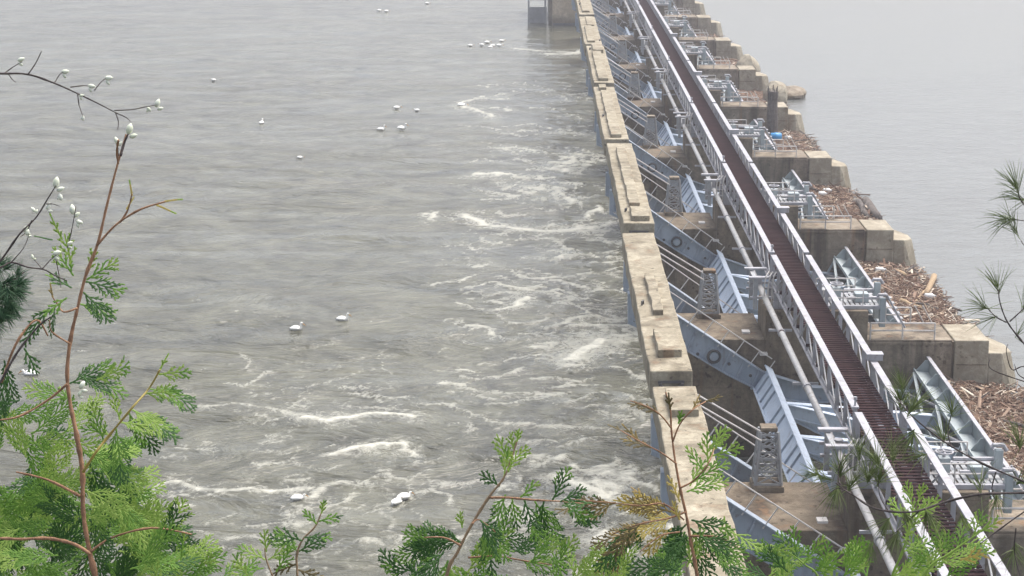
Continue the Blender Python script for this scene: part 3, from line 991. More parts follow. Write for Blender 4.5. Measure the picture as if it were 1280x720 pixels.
# ------------------------------------------------------------------ far lock wall
t = thing('lock_wall', 'cream concrete lock wall end standing in the river at the far end of the dam', 'wall', (3.1, 408.3, 0))
MB().box((0, 0, -2), (22, 40, 16)).build('wall_body', 'wall_concrete', t, .15)
MB().box((-.75, .6, -2), (-.02, 40, 16)).build('side_fender', 'pier_concrete', t, .05)
MB().box((-.1, -.22, 16.01), (22.2, 40, 16.8)).build('coping', 'wall_concrete', t, .1)
MB().box((.1, -.1, .0), (21, .03, .5)).build('waterline_band', 'dark_steel', t)
t = thing('guide_dolphin', 'dark framed steel guide wall left of the cream lock wall', 'guide wall', (-1.9, 412, 0))
for x in (0, 3.4):
    MB().box((x, 0, -2), (x + .35, .4, 15)).build('pile', 'grey_steel', t)
MB().box((.36, 2.0, -2), (3.9, 2.6, 3.2)).build('lower_panel', 'grey_steel', t)
MB().box((.36, 1.2, 6.2), (3.9, 30, 7.2)).build('upper_beam', 'pier_concrete', t)
MB().box((.36, 18, 3.2), (3.9, 18.6, 6.2)).build('back_panel', 'wall_concrete', t)

# ------------------------------------------------------------------ water
rng = np.random.default_rng(3)


def vnoise(X, Y, seed):
    xi, yi = np.floor(X).astype(np.int64), np.floor(Y).astype(np.int64)
    fx, fy = X - xi, Y - yi
    fx = fx * fx * (3 - 2 * fx)
    fy = fy * fy * (3 - 2 * fy)

    def h(a, b):
        n_ = (a * 374761393 + b * 668265263 + seed * 1442695041) & 0x7fffffff
        n_ = ((n_ ^ (n_ >> 13)) * 1274126177) & 0x7fffffff
        return ((n_ ^ (n_ >> 16)) & 0xffff) / 65535.0
    return (h(xi, yi) * (1 - fx) + h(xi + 1, yi) * fx) * (1 - fy) + (h(xi, yi + 1) * (1 - fx) + h(xi + 1, yi + 1) * fx) * fy


def fbm(X, Y, seed, oc=4):
    s, a, t_ = 0, .5, 0
    for o_ in range(oc):
        s = s + a * vnoise(X * 2 ** o_ + 17.3 * o_, Y * 2 ** o_ + 5.1 * o_, seed + o_)
        t_ += a
        a *= .5
    return s / t_


xs = np.concatenate([[-9000, -3000, -900, -400, -250, -190, -160], np.linspace(-140, -45, 150)[:-1], np.linspace(-45, 8, 260), np.linspace(9, 24.2, 24)])
ys = np.concatenate([[-300, 0, 50, 80], np.geomspace(96, 180, 300)[:-1], np.geomspace(180, 470, 260), [520, 600, 800, 1500, 4000, 12000]])
GX, GY = np.meshgrid(xs, ys)
inner = (GX > -150) & (GY > 85) & (GY < 500)
foam = np.zeros_like(GX)
# screen-free description: foam lines on the river, given where they lie
STREAK = [([(385, 525), (420, 528), (460, 526), (508, 522)], 1.0, .75), ([(225, 520), (300, 513), (385, 522)], .55, .8),
          ([(440, 566), (462, 559), (482, 562), (505, 576)], 1.0, .6), ([(495, 577), (525, 590), (560, 580)], .45, .5),
          ([(510, 500), (560, 504), (600, 519), (640, 530), (740, 532)], .6, .8), ([(170, 612), (230, 601), (300, 607), (370, 620), (440, 612)], .7, .8),
          ([(545, 598), (520, 614), (502, 618)], .6, .35), ([(510, 640), (522, 648), (548, 652)], .5, .3),
          ([(575, 271), (610, 278), (660, 285), (720, 286), (765, 279)], 1.0, 1.2), ([(598, 219), (640, 222), (690, 225)], .9, 1.1),
          ([(660, 236), (690, 238), (722, 256)], .8, 1.1), ([(592, 126), (577, 130), (588, 138), (618, 147)], .9, 1.3), ([(595, 123), (625, 124)], .7, 1.0),
          ([(561, 360), (582, 352)], .8, .6), ([(566, 376), (580, 388)], .7, .6), ([(612, 392), (632, 388), (650, 377)], .95, .7),
          ([(622, 360), (660, 367), (694, 374)], .8, .8), ([(714, 446), (728, 435), (752, 428)], 1.5, 1.2), ([(718, 458), (738, 455)], .9, .6),
          ([(732, 600), (748, 610), (768, 618)], 1.5, .8), ([(728, 676), (760, 690)], 1.2, .7), ([(760, 660), (800, 650)], .8, .5),
          ([(645, 60), (680, 64), (722, 68)], .8, 2.2), ([(688, 69), (710, 68), (735, 64)], .9, 2.0), ([(550, 475), (592, 477)], .8, .5),
          ([(600, 498), (660, 494)], .6, .5), ([(742, 364), (792, 350)], .7, .7), ([(695, 345), (785, 346)], .6, .7), ([(690, 410), (740, 402), (795, 398)], .7, .7),
          ([(445, 488), (500, 491)], .6, .6), ([(320, 440), (324, 462)], .6, .4), ([(525, 268), (540, 266), (530, 276)], .8, 1.0),
          ([(545, 310), (580, 304), (600, 312)], .6, .8), ([(640, 165), (730, 168)], .6, 1.2), ([(600, 183), (660, 186)], .6, 1.0),
          ([(600, 300), (720, 318), (780, 312)], .5, .9), ([(560, 230), (610, 240)], .4, .9), ([(440, 700), (520, 690), (560, 696)], .5, .5),
          ([(340, 560), (380, 552), (410, 560)], .45, .4), ([(235, 570), (280, 566)], .4, .4), ([(700, 560), (760, 548), (800, 552)], .6, .6),
          ([(640, 545), (690, 560)], .5, .5), ([(770, 455), (800, 470)], .7, .5), ([(180, 640), (200, 655), (260, 660)], .5, .5), ([(180, 628), (240, 622)], .6, .5)]
rs = random.Random(11)
for q in range(210):       # small broken lines in the boil below the gates
    y_ = 100 + 420 * rs.random()
    wl = 560 + (y_ - 100) * .02
    x_ = rs.uniform(wl, 735 + y_ * .13)
    ln = rs.uniform(12, 60)
    k_ = rs.uniform(-.16, .2)
    STREAK.append(([(x_, y_), (x_ + ln * .5, y_ + ln * k_ * .3 + rs.uniform(-2, 2)), (x_ + ln, y_ + ln * k_)], rs.uniform(.3, .75), rs.uniform(.4, .9)))
for q in range(80):
    y_ = rs.uniform(480, 715)
    x_ = rs.uniform(150, 800)
    ln = rs.uniform(12, 55)
    k_ = rs.uniform(-.35, .35)
    STREAK.append(([(x_, y_), (x_ + ln * .5, y_ + rs.uniform(-6, 6)), (x_ + ln, y_ + ln * k_)], rs.uniform(.3, .65), rs.uniform(.25, .5)))
for q in range(45):
    y_ = rs.uniform(120, 480)
    x_ = rs.uniform(20, 560)
    ln = rs.uniform(6, 26)
    STREAK.append(([(x_, y_), (x_ + ln, y_ + rs.uniform(-2, 2))], rs.uniform(.2, .5), rs.uniform(.3, .6)))
WX = GX + 2.2 * (fbm(GX * .22, GY * .22, 21) - .5) * 2
WY = GY + 3.4 * (fbm(GX * .2 + 40, GY * .14, 22) - .5) * 2
for pts, st, wd in STREAK:
    ps = [atZ(x, y, 0) for x, y in pts]
    for a, c in zip(ps[:-1], ps[1:]):
        m_ = 6 * wd
        ix = np.where((xs > min(a.x, c.x) - m_ - 3) & (xs < max(a.x, c.x) + m_ + 3))[0]
        iy = np.where((ys > min(a.y, c.y) - m_ - 4) & (ys < max(a.y, c.y) + m_ + 4))[0]
        if len(ix) == 0 or len(iy) == 0:
            continue
        sl = np.s_[iy[0]:iy[-1] + 1, ix[0]:ix[-1] + 1]
        dx, dy = c.x - a.x, c.y - a.y
        L2 = dx * dx + dy * dy + 1e-9
        t_ = np.clip(((WX[sl] - a.x) * dx + (WY[sl] - a.y) * dy) / L2, 0, 1)
        d_ = np.hypot(WX[sl] - a.x - t_ * dx, (WY[sl] - a.y - t_ * dy) * .75)
        core = st * np.exp(-(d_ / (wd * .5)) ** 2)
        halo = st * .45 * np.exp(-(d_ / (wd * 2.4)) ** 2)
        foam[sl] = np.maximum(foam[sl], np.maximum(core, halo))
# general lacy foam where the gates discharge
near = np.clip((GX + 14) / 16, 0, 1) * np.clip((400 - GY) / 160, 0, 1)
near2 = np.clip((178 - GY) / 45, 0, 1) * np.clip((GX + 32) / 14, 0, 1)
zone = np.maximum(near, near2 * .6)
ridge = 1 - np.abs(fbm(WX * .16, WY * .13, 31) - .5) * 2
ridge2 = 1 - np.abs(fbm(WX * .33 + 9, WY * .22, 35) - .5) * 2
lace = np.clip((ridge - .82) / .18, 0, 1) * .6 + np.clip((ridge2 - .85) / .15, 0, 1) * .42
foam = np.where(inner, np.maximum(foam, lace * zone * np.clip((fbm(GX * .05, GY * .035, 41) - .34) * 5, 0, 1)), 0)
Z = .6 * (fbm(WX * .12, WY * .2, 51, 4) - .5) + .22 * zone * (fbm(WX * .3, WY * .3, 61, 3) - .5) * 2 + .16 * np.minimum(foam, 1)
fade = np.clip((500 - GY) / 150, .25, 1)
Z = np.where(inner, Z * fade, 0)
ny_, nx_ = GX.shape
me = bpy.data.meshes.new('river')
co = np.stack([GX, GY, Z], -1).reshape(-1, 3)
ii = np.arange(ny_ * nx_).reshape(ny_, nx_)
fa = np.stack([ii[:-1, :-1], ii[:-1, 1:], ii[1:, 1:], ii[1:, :-1]], -1).reshape(-1, 4)
me.from_pydata(co.tolist(), [], fa.tolist())
at = me.attributes.new('foam', 'FLOAT', 'POINT')
at.data.foreach_set('value', foam.reshape(-1).astype(np.float32))
me.polygons.foreach_set('use_smooth', np.ones(len(fa), bool))
me.materials.append(MATS['river_water'])
o = bpy.data.objects.new('river', me)
COL.objects.link(o)
tag(o, kind='structure')
b_ = MB()
b_.add([(24.6, -300, POOL), (9000, -300, POOL), (9000, 12000, POOL), (24.6, 12000, POOL)], [(0, 1, 2, 3)])
o = b_.build('reservoir_water', 'pool_water')
tag(o, kind='structure')
b_ = MB().box((13.8, -300, -4), (24.5, 420, -1.2))
tag(b_.build('dam_sill', 'pier_concrete'), kind='structure')

# ------------------------------------------------------------------ pelicans
def bird_parts(t, s, up):
    """one floating white pelican, 1 m long at s=1, facing +X"""
    b_ = MB()
    secs = [(-.52, .10, .02, .02), (-.44, .16, .09, .07), (-.3, .18, .18, .15), (-.1, .18, .24, .22), (.12, .16, .23, .21), (.28, .15, .17, .17), (.36, .16, .09, .1)]
    if up:
        secs2 = [(.38, .24, .085, .09), (.37, .34, .075, .075), (.36, .44, .07, .07), (.38, .52, .075, .075), (.43, .56, .085, .085), (.49, .55, .06, .06), (.53, .53, .025, .025)]
    else:
        secs2 = [(.40, .18, .07, .07), (.42, .24, .06, .06), (.40, .30, .055, .055), (.45, .33, .06, .06), (.52, .31, .045, .045), (.55, .30, .02, .02)]
    K = 12
    allp = secs + secs2
    vs, fs = [], []
    for i, (x, z, w_, h_) in enumerate(allp):
        a, c = allp[max(i - 1, 0)], allp[min(i + 1, len(allp) - 1)]
        d = Vector((c[0] - a[0], 0, c[1] - a[1])).normalized()
        u = Vector((-d.z, 0, d.x))
        for j in range(K):
            q = 2 * math.pi * j / K
            vs.append(Vector((x, 0, z)) + Vector((0, 1, 0)) * (w_ * math.cos(q)) + u * (h_ * math.sin(q)))
    for i in range(len(allp) - 1):
        for j in range(K):
            fs.append((i * K + j, i * K + (j + 1) % K, (i + 1) * K + (j + 1) % K, (i + 1) * K + j))
    fs += [tuple(range(K)), tuple(range(len(vs) - 1, len(vs) - K - 1, -1))]
    b_.add([v * s for v in vs], fs)
    b_.build('body', 'feather_white', t, 0, True)
    hx, hz = (.5, .51) if up else (.53, .3)
    b_ = MB()
    b_.tube([Vector((hx, 0, hz)) * s, Vector((hx + .12, 0, hz - .09)) * s, Vector((hx + .25, 0, hz - .22)) * s], [.03 * s, .028 * s, .008 * s], 8)
    b_.build('bill', 'bill_orange', t, 0, True)
    for sy in (-1, 1):
        b_ = MB()
        b_.tube([Vector((.22, sy * .19, .16)) * s, Vector((0, sy * .225, .19)) * s, Vector((-.25, sy * .18, .2)) * s, Vector((-.48, sy * .06, .17)) * s], [.07 * s, .09 * s, .07 * s, .015 * s], 8)
        b_.tube([Vector((-.36, sy * .12, .185)) * s, Vector((-.56, sy * .03, .16)) * s], [.035 * s, .008 * s], 6, 1)
        b_.build('wing', ['feather_white', 'feather_black'], t, 0, True)
        MB().tube([Vector((hx - .06, sy * .045, hz + .01)) * s, Vector((hx - .06, sy * .058, hz + .01)) * s], .012 * s, 6).build('eye', 'feather_black', t)


BIRDS = [(370, 413, 1.05, 10, 1, 'white pelican with upright neck, left one of the pair on the mid river'),
         (428, 401, 1.05, 0, 1, 'white pelican with orange bill, right one of the pair on the mid river'),
         (496, 630, .95, 60, 0, 'white pelican swimming in the foam at the bottom of the photo, left of its pair'),
         (505, 624, 1.05, 40, 0, 'white pelican close behind its mate in the foam at the bottom of the photo'),
         (38, 470, 1.2, 170, 0, 'white pelican at the left edge behind the cedar twigs'),
         (372, 625, .9, 20, 0, 'white pelican sitting low in the foam line left of the bottom pair'),
         (476, 163, 1.1, 20, 1, 'white pelican, front left of the cluster of four on the upper river'),
         (502, 162, 1.3, 0, 1, 'white pelican, front right of the cluster of four on the upper river'),
         (496, 136, 1.1, 10, 0, 'white pelican, back left of the cluster of four on the upper river'),
         (521, 139, .95, 150, 0, 'white pelican, back right of the cluster of four on the upper river'),
         (577, 133, 1.3, 0, 0, 'white pelican beside the foam curl on the upper river'),
         (267, 101, 1.1, 160, 0, 'lone white pelican on the pale water at upper left'),
         (327, 155, 1.1, 80, 1, 'lone white pelican right of and nearer than the upper left one'),
         (588, 58, 1.3, 0, 0, 'white pelican, leftmost of the far flock near the lock wall'),
         (602, 57, 1.3, 150, 0, 'white pelican, second from the left in the far flock'),
         (609, 54, 1.4, 10, 0, 'white pelican at the upper left of the far flock core'),
         (613, 60, 1.3, 20, 0, 'white pelican, lowest one of the far flock'),
         (616, 58, 1.2, 170, 0, 'white pelican in the middle of the far flock'),
         (624, 58, 1.4, 0, 0, 'white pelican at the right of the far flock core'),
         (627, 52, 1.3, 10, 0, 'white pelican, topmost and farthest right of the far flock'),
         (474, 14, 1.4, 0, 0, 'white pelican at the top edge, left one of two'),
         (483, 15, 1.4, 10, 0, 'white pelican at the top edge, right one of two'),
         (534, 5, 1.3, 0, 0, 'lone white pelican right of the two at the top edge'),
         (375, 198, .8, 0, 0, 'small white pelican alone between the upper left pair and the middle pair')]
for (x, y, s, az, up, lb) in BIRDS:
    p_ = atZ(x, y, 0)
    p_.z = .0
    t = thing('pelican', lb, 'pelican', p_, 'white pelicans on the river')
    bird_parts(t, s * (1.06 if y > 110 else .85), up)
    t.rotation_euler = (0, 0, R(az))

# ------------------------------------------------------------------ foreground plants (4 to 6 m from the lens)
def catmull(pts, n_=6):
    out = []
    P_ = [pts[0]] + list(pts) + [pts[-1]]
    for i in range(1, len(P_) - 2):
        a, b0, c, d = P_[i - 1], P_[i], P_[i + 1], P_[i + 2]
        for j in range(n_):
            t_ = j / n_
            out.append(.5 * ((2 * b0) + (c - a) * t_ + (2 * a - 5 * b0 + 4 * c - d) * t_ * t_ + (3 * b0 - a - 3 * c + d) * t_ ** 3))
    out.append(pts[-1])
    return out


def poly(pts, D, n_=6, jit=0.0, seed=0):
    r = random.Random(seed)
    v = [atD(x, y, D + r.uniform(-jit, jit)) for x, y in pts]
    return catmull(v, n_)


def stem(mb, pts, r0, r1, k=8, mi=0):
    N = len(pts)
    rr = random.Random(N)
    mb.tube(pts, [(r0 + (r1 - r0) * i / (N - 1)) * rr.choice((.8, .9, .95, 1.0, 1.0, 1.05, 1.3)) * .58 for i in range(N)], k, mi)


def leaflet(mb, p, q, w, nrm, mi):
    """flat scale-leaf shoot: thin six-vertex blade with a ridge"""
    d = q - p
    s = d.cross(nrm)
    if s.length < 1e-7:
        return
    s = s.normalized() * (w / 2)
    t = nrm.normalized() * (w * .2)
    m1 = p + d * .35
    m2 = p + d * .75
    vs = [p - s * .55, p + s * .55, m1 + s, m2 + s * .85, q, m2 - s * .85, m1 - s, m1 + t, m2 + t * .8]
    fs = [(0, 1, 7), (1, 2, 7), (2, 3, 8, 7), (3, 4, 8), (4, 5, 8), (5, 6, 7, 8), (6, 0, 7)]
    mb.add(vs, fs, mi)


def spray(mb, p, ang, L, seed, mi, tip=None, droop=.5, w=.0044, spread=1.0, tilt=None):
    """a flat arborvitae spray growing from p at screen angle ang (degrees, 0 = right, 90 = up)"""
    r = random.Random(seed)
    a = R(ang)
    d = (RT * math.cos(a) + UP * math.sin(a) + FW * (tilt if tilt is not None else r.uniform(-.45, .45))).normalized()
    nrm = (-FW + RT * r.uniform(-.5, .5) + UP * r.uniform(-.1, .9)).normalized()
    nrm = (nrm - d * nrm.dot(d)).normalized()
    L *= .92
    if mi in (DRY, GOLD, BRN):
        spread *= .75
    nseg = max(7, int(L / .0084))
    step = L / nseg
    axis = [p.copy()]
    dirs = []
    dd = d.copy()
    for i in range(nseg):
        dd = (dd + Vector((0, 0, -1)) * droop * step * 3.0 + Vector((r.uniform(-1, 1), r.uniform(-1, 1), r.uniform(-1, 1))) * .05).normalized()
        dirs.append(dd.copy())
        axis.append(axis[-1] + dd * step)
    for i in range(nseg):
        f = i / nseg
        dd = dirs[i]
        nn = (nrm - dd * nrm.dot(dd)).normalized()
        side = dd.cross(nn).normalized()
        mm = tip if (tip is not None and f > .6) else mi
        leaflet(mb, axis[i], axis[i + 1] + dd * step * .3, w * (1.1 - .3 * f), nn, mm)
        s_ = 1 if i % 2 else -1
        bl = L * .40 * spread * (math.sin(math.pi * min(1, f * .85 + .15)) ** .6) * r.uniform(.7, 1.15) * (1.1 - f * .5)
        if i == 0 or bl < .008:
            continue
        bd = (dd * .82 + side * s_ * .62 + nn * r.uniform(-.12, .12)).normalized()
        q = axis[i].copy()
        ns = max(2, int(bl / .0088))
        st = bl / ns
        for j in range(ns):
            bd = (bd + dd * .09 + Vector((0, 0, -1)) * droop * st * 2.2).normalized()
            q2 = q + bd * st
            g_ = j / ns
            m2 = tip if (tip is not None and (f > .6 or g_ > .6)) else mi
            leaflet(mb, q, q2 + bd * st * .3, w * (1 - .3 * g_), nn, m2)
            for s2 in (1, -1):
                if j < ns and r.random() < .85:
                    tl = min(.015, bl * .36) * (1 - .5 * g_) * r.uniform(.7, 1.2)
                    td = (bd * .86 + bd.cross(nn).normalized() * s2 * .56 + nn * r.uniform(-.1, .1)).normalized()
                    e1 = q2 + td * tl * .55
                    leaflet(mb, q2, e1, w * .85, nn, m2)
                    td2 = (td + bd * .35).normalized()
                    leaflet(mb, e1 - td * .002, e1 + td2 * tl * .55, w * .75, nn, m2)
            q = q2


CM = ['cedar_dark', 'cedar_mid', 'cedar_fresh', 'cedar_dry', 'cedar_gold', 'cedar_tip_brown']
DK, MD, FR, DRY, GOLD, BRN = range(6)
PX = 1 / F      # metres per photo pixel at 1 m


def plant(name, label, cat, base, group=None):
    return thing(name, label, cat, base, group)


def sub(mb, name, mats, t, smooth=False):
    o = mb.build(name, mats, None, 0, smooth)
    o.parent = t
    o.matrix_parent_inverse = Matrix.Translation(-Vector(t.location))
    return o


def sub_stem(name, pts, r0, r1, mat, t):
    b2 = MB()
    stem(b2, pts, r0, r1, 7)
    return sub(b2, name, mat, t, True)


# ---- A: cedar with orange-brown leader at the left
D = 4.2
base = atD(118, 900, D)
t = plant('cedar_sapling', 'bright green cedar sapling with orange brown stem filling the lower left corner', 'cedar', base, 'cedar shoots in the foreground')
b_ = MB()
S1 = poly([(140, 900), (122, 740), (112, 690), (104, 640), (103, 590), (96, 545), (87, 500), (84, 465), (88, 425), (97, 385), (107, 345), (122, 305), (134, 255), (147, 205), (158, 168)], D, 5)
stem(b_, S1, .0105, .0042)
sub(b_, 'stem', 'bark_orange', t, True)
b_ = MB()
for pts, r0, r1 in (([(122, 306), (145, 281), (175, 262), (207, 252)], .0048, .003), ([(150, 278), (160, 262), (165, 242)], .0035, .002),
                    ([(104, 590), (120, 565), (136, 545), (165, 510), (186, 486), (200, 462)], .0055, .003),
                    ([(112, 692), (92, 680), (60, 673), (25, 674), (-10, 672)], .0065, .005), ([(97, 385), (80, 390), (72, 380), (66, 372)], .004, .002),
                    ([(60, 420), (45, 400), (20, 430), (2, 478)], .003, .005),
                    ([(88, 430), (65, 415), (62, 400)], .003, .002), ([(113, 690), (140, 672), (190, 660), (240, 668)], .005, .003),
                    ([(84, 480), (60, 500), (25, 520), (0, 525)], .005, .003), ([(100, 620), (60, 600), (20, 590)], .005, .003), ([(148, 205), (146, 190), (148, 175)], .003, .004)):
    sub_stem('branch', poly(pts, D - .03, 5, .03, int(r0 * 1e5)), r0, r1, 'cedar_gold' if pts[0] == (104, 590) else 'bark_orange', t)
b_ = MB()
sd_ = 1


def sp(x, y, ang, Lpx, mi, tip=None, D_=None, **kw):
    global sd_
    sd_ += 1
    dd = (D_ or D) + random.Random(sd_).uniform(-.05, .2)
    spray(b_, atD(x, y, dd), ang, Lpx * PX * dd, sd_, mi, tip, **kw)


# tips and distinct fronds
sp(205, 252, 10, 26, GOLD, FR, spread=.5); sp(165, 245, 95, 22, GOLD, FR, spread=.4); sp(195, 256, -20, 32, GOLD, FR, spread=.45); sp(158, 262, 60, 20, GOLD, None, spread=.4)
sp(108, 350, 35, 50, MD, FR); sp(106, 352, -5, 58, DK, MD); sp(104, 365, -40, 60, DK, None); sp(110, 340, 75, 34, FR, None); sp(100, 380, -15, 50, MD, None)
sp(90, 360, 150, 40, DK, MD); sp(92, 345, 120, 48, MD, FR); sp(88, 330, 95, 42, FR, None); sp(84, 372, 215, 40, MD, None); sp(70, 380, 250, 50, DK, None)
sp(62, 385, 230, 60, DK, None); sp(66, 372, 100, 20, DRY, None); sp(78, 300, 110, 40, FR, None, spread=.5); sp(30, 435, 300, 40, DK, None); sp(66, 300, 170, 30, DK, None, spread=.4)
sp(200, 462, 60, 28, FR, None, spread=.5); sp(198, 468, 10, 46, FR, MD); sp(187, 486, -10, 70, MD, DK, droop=1.2); sp(180, 492, 5, 50, FR, MD)
sp(165, 512, -25, 76, FR, DK, droop=1.0); sp(160, 515, -60, 70, MD, DK); sp(150, 528, -5, 80, FR, MD, droop=1.2); sp(145, 535, -75, 80, MD, DK)
sp(140, 545, 160, 46, FR, MD); sp(130, 552, 110, 56, MD, FR); sp(150, 525, 100, 40, FR, None)
sp(120, 475, 20, 60, FR, MD); sp(86, 480, 25, 70, DK, MD, droop=.9); sp(90, 500, 160, 70, MD, FR); sp(100, 470, -20, 70, DK, MD)
sp(10, 470, 250, 70, DK, None); sp(5, 450, 280, 60, DK, None); sp(25, 500, 200, 60, DK, None)
r = random.Random(5)
for q in range(64):
    # dense body: lower left
    x = r.uniform(-15, 118)
    y = 520 + 220 * r.random() ** .8
    if y < 560 and x > 85:
        continue
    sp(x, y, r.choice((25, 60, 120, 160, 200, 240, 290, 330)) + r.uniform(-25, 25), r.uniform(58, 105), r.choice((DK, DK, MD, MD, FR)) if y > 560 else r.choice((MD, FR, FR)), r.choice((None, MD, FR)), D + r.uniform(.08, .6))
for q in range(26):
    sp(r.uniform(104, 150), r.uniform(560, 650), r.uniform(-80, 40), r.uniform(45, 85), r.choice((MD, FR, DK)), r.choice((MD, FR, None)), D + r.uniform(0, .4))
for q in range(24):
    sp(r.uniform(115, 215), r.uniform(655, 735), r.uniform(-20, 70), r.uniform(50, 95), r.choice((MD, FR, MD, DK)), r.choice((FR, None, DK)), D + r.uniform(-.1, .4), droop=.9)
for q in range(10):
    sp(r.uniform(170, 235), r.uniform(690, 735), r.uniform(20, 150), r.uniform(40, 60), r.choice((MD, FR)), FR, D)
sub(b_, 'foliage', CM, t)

# ---- B: small cedar tips, bottom left of centre
D = 4.6
t = plant('cedar_sapling', 'two small cedar shoots poking up at the bottom, left of centre', 'cedar', atD(372, 900, D), 'cedar shoots in the foreground')
b_ = MB()
sub_stem('stem', poly([(380, 900), (372, 725), (371, 695), (378, 675), (394, 658), (402, 640)], D), .006, .003, 'bark_tan', t)
sub_stem('stem', poly([(375, 800), (345, 730), (333, 700), (331, 685)], D), .0045, .0025, 'bark_tan', t)
b_ = MB()
for a in ((402, 642, 80, 22, FR, MD), (398, 652, 20, 34, MD, DK), (396, 655, 130, 28, MD, None), (380, 672, 10, 42, DK, MD), (378, 676, 160, 42, DK, MD), (372, 690, 30, 46, DK, None), (374, 690, 150, 50, MD, DK),
          (333, 690, 95, 32, FR, None), (332, 700, 150, 48, FR, MD), (335, 700, 30, 44, FR, MD), (330, 710, 190, 50, MD, FR), (345, 715, 60, 40, MD, None), (371, 705, 200, 40, BRN, None), (372, 712, -20, 40, BRN, DRY), (310, 720, 120, 40, FR, MD), (300, 725, 60, 40, MD, None), (255, 725, 80, 40, MD, FR), (275, 725, 40, 40, MD, FR)):
    sp(*a)
sub(b_, 'foliage', CM, t)

# ---- C: leaning shoot at bottom centre
D = 4.4
t = plant('cedar_sapling', 'leaning cedar shoot with bright green tip at the bottom centre', 'cedar', atD(555, 900, D), 'cedar shoots in the foreground')
b_ = MB()
sub_stem('stem', poly([(530, 900), (556, 730), (572, 690), (590, 655), (612, 620), (628, 600), (637, 580), (648, 545)], D), .0075, .003, 'bark_tan', t)
b_ = MB()
for pts, r0, r1 in (([(612, 622), (635, 622), (668, 625), (705, 627), (745, 632)], .005, .002), ([(576, 682), (555, 672), (530, 672)], .004, .002), ([(585, 697), (620, 695), (650, 700), (690, 706)], .004, .002), ([(590, 655), (600, 650), (625, 670)], .003, .002)):
    sub_stem('branch', poly(pts, D, 5, .02, 3), r0, r1, 'bark_orange', t)
b_ = MB()
for a in ((646, 552, 75, 20, FR, None), (642, 562, 100, 24, FR, None), (636, 580, 110, 44, FR, None), (634, 588, 55, 48, FR, None), (630, 598, 85, 44, FR, MD),
          (640, 622, 280, 50, MD, DK), (632, 618, 250, 60, MD, DK), (655, 624, -70, 60, DK, MD), (668, 626, -60, 74, MD, DK), (690, 626, 60, 52, DK, MD), (700, 627, 25, 44, DK, None), (680, 626, -100, 70, DK, MD), (705, 628, -35, 56, MD, DK), (650, 622, 40, 34, MD, FR), (625, 608, 150, 34, DK, None),
          (580, 678, 175, 90, DK, MD), (575, 682, 150, 60, DK, None), (560, 676, 200, 80, DK, MD), (555, 690, 225, 80, DK, MD), (560, 700, 260, 60, MD, None),
          (600, 650, -40, 70, DK, MD), (605, 660, -75, 66, MD, DK), (615, 665, -20, 60, DK, None), (578, 660, 100, 26, FR, None), (640, 690, 20, 70, DK, MD), (650, 700, -10, 66, MD, DK), (660, 705, 40, 60, MD, FR), (620, 700, 70, 60, FR, MD), (585, 715, 60, 60, FR, MD), (545, 715, 110, 60, DK, MD), (605, 725, 90, 60, MD, FR), (690, 715, 60, 60, MD, FR), (690, 690, -60, 50, MD, None),
          (520, 715, 160, 50, DK, MD), (500, 725, 120, 50, DK, None)):
    sp(*a)
r = random.Random(8)
for q in range(9):
    sp(r.uniform(500, 720), r.uniform(712, 750), r.uniform(10, 170), r.uniform(40, 75), r.choice((DK, MD, DK, FR)), r.choice((None, MD, FR)), D + r.uniform(-.1, .4))
sub(b_, 'foliage', CM, t)

# ---- D: half-dry cedar right of centre
D = 4.3
t = plant('cedar_sapling', 'half dry cedar shoot with brown twigs in front of the counterweight beam', 'cedar', atD(885, 900, D), 'cedar shoots in the foreground')
b_ = MB()
sub_stem('stem', poly([(895, 900), (872, 725), (864, 680), (858, 645), (850, 610), (843, 570), (839, 535), (838, 512), (832, 490)], D), .0075, .0025, 'bark_orange', t)
b_ = MB()
for pts, r0, r1 in (([(839, 535), (825, 518), (808, 508), (788, 501)], .0035, .002), ([(841, 552), (850, 530), (866, 512), (882, 502)], .0035, .002), ([(846, 580), (825, 565), (800, 552), (776, 538)], .0035, .002),
                    ([(857, 640), (835, 648), (800, 655), (765, 668)], .004, .002), ([(850, 610), (868, 600), (885, 580), (893, 560)], .004, .002), ([(862, 670), (900, 672), (930, 690)], .004, .002),
                    ([(855, 650), (830, 630), (800, 632), (760, 628), (715, 624)], .0035, .0015), ([(850, 665), (825, 670), (800, 690)], .003, .002)):
    sub_stem('branch', poly(pts, D, 5, .03, 9), r0, r1, 'bark_orange', t)
b_ = MB()
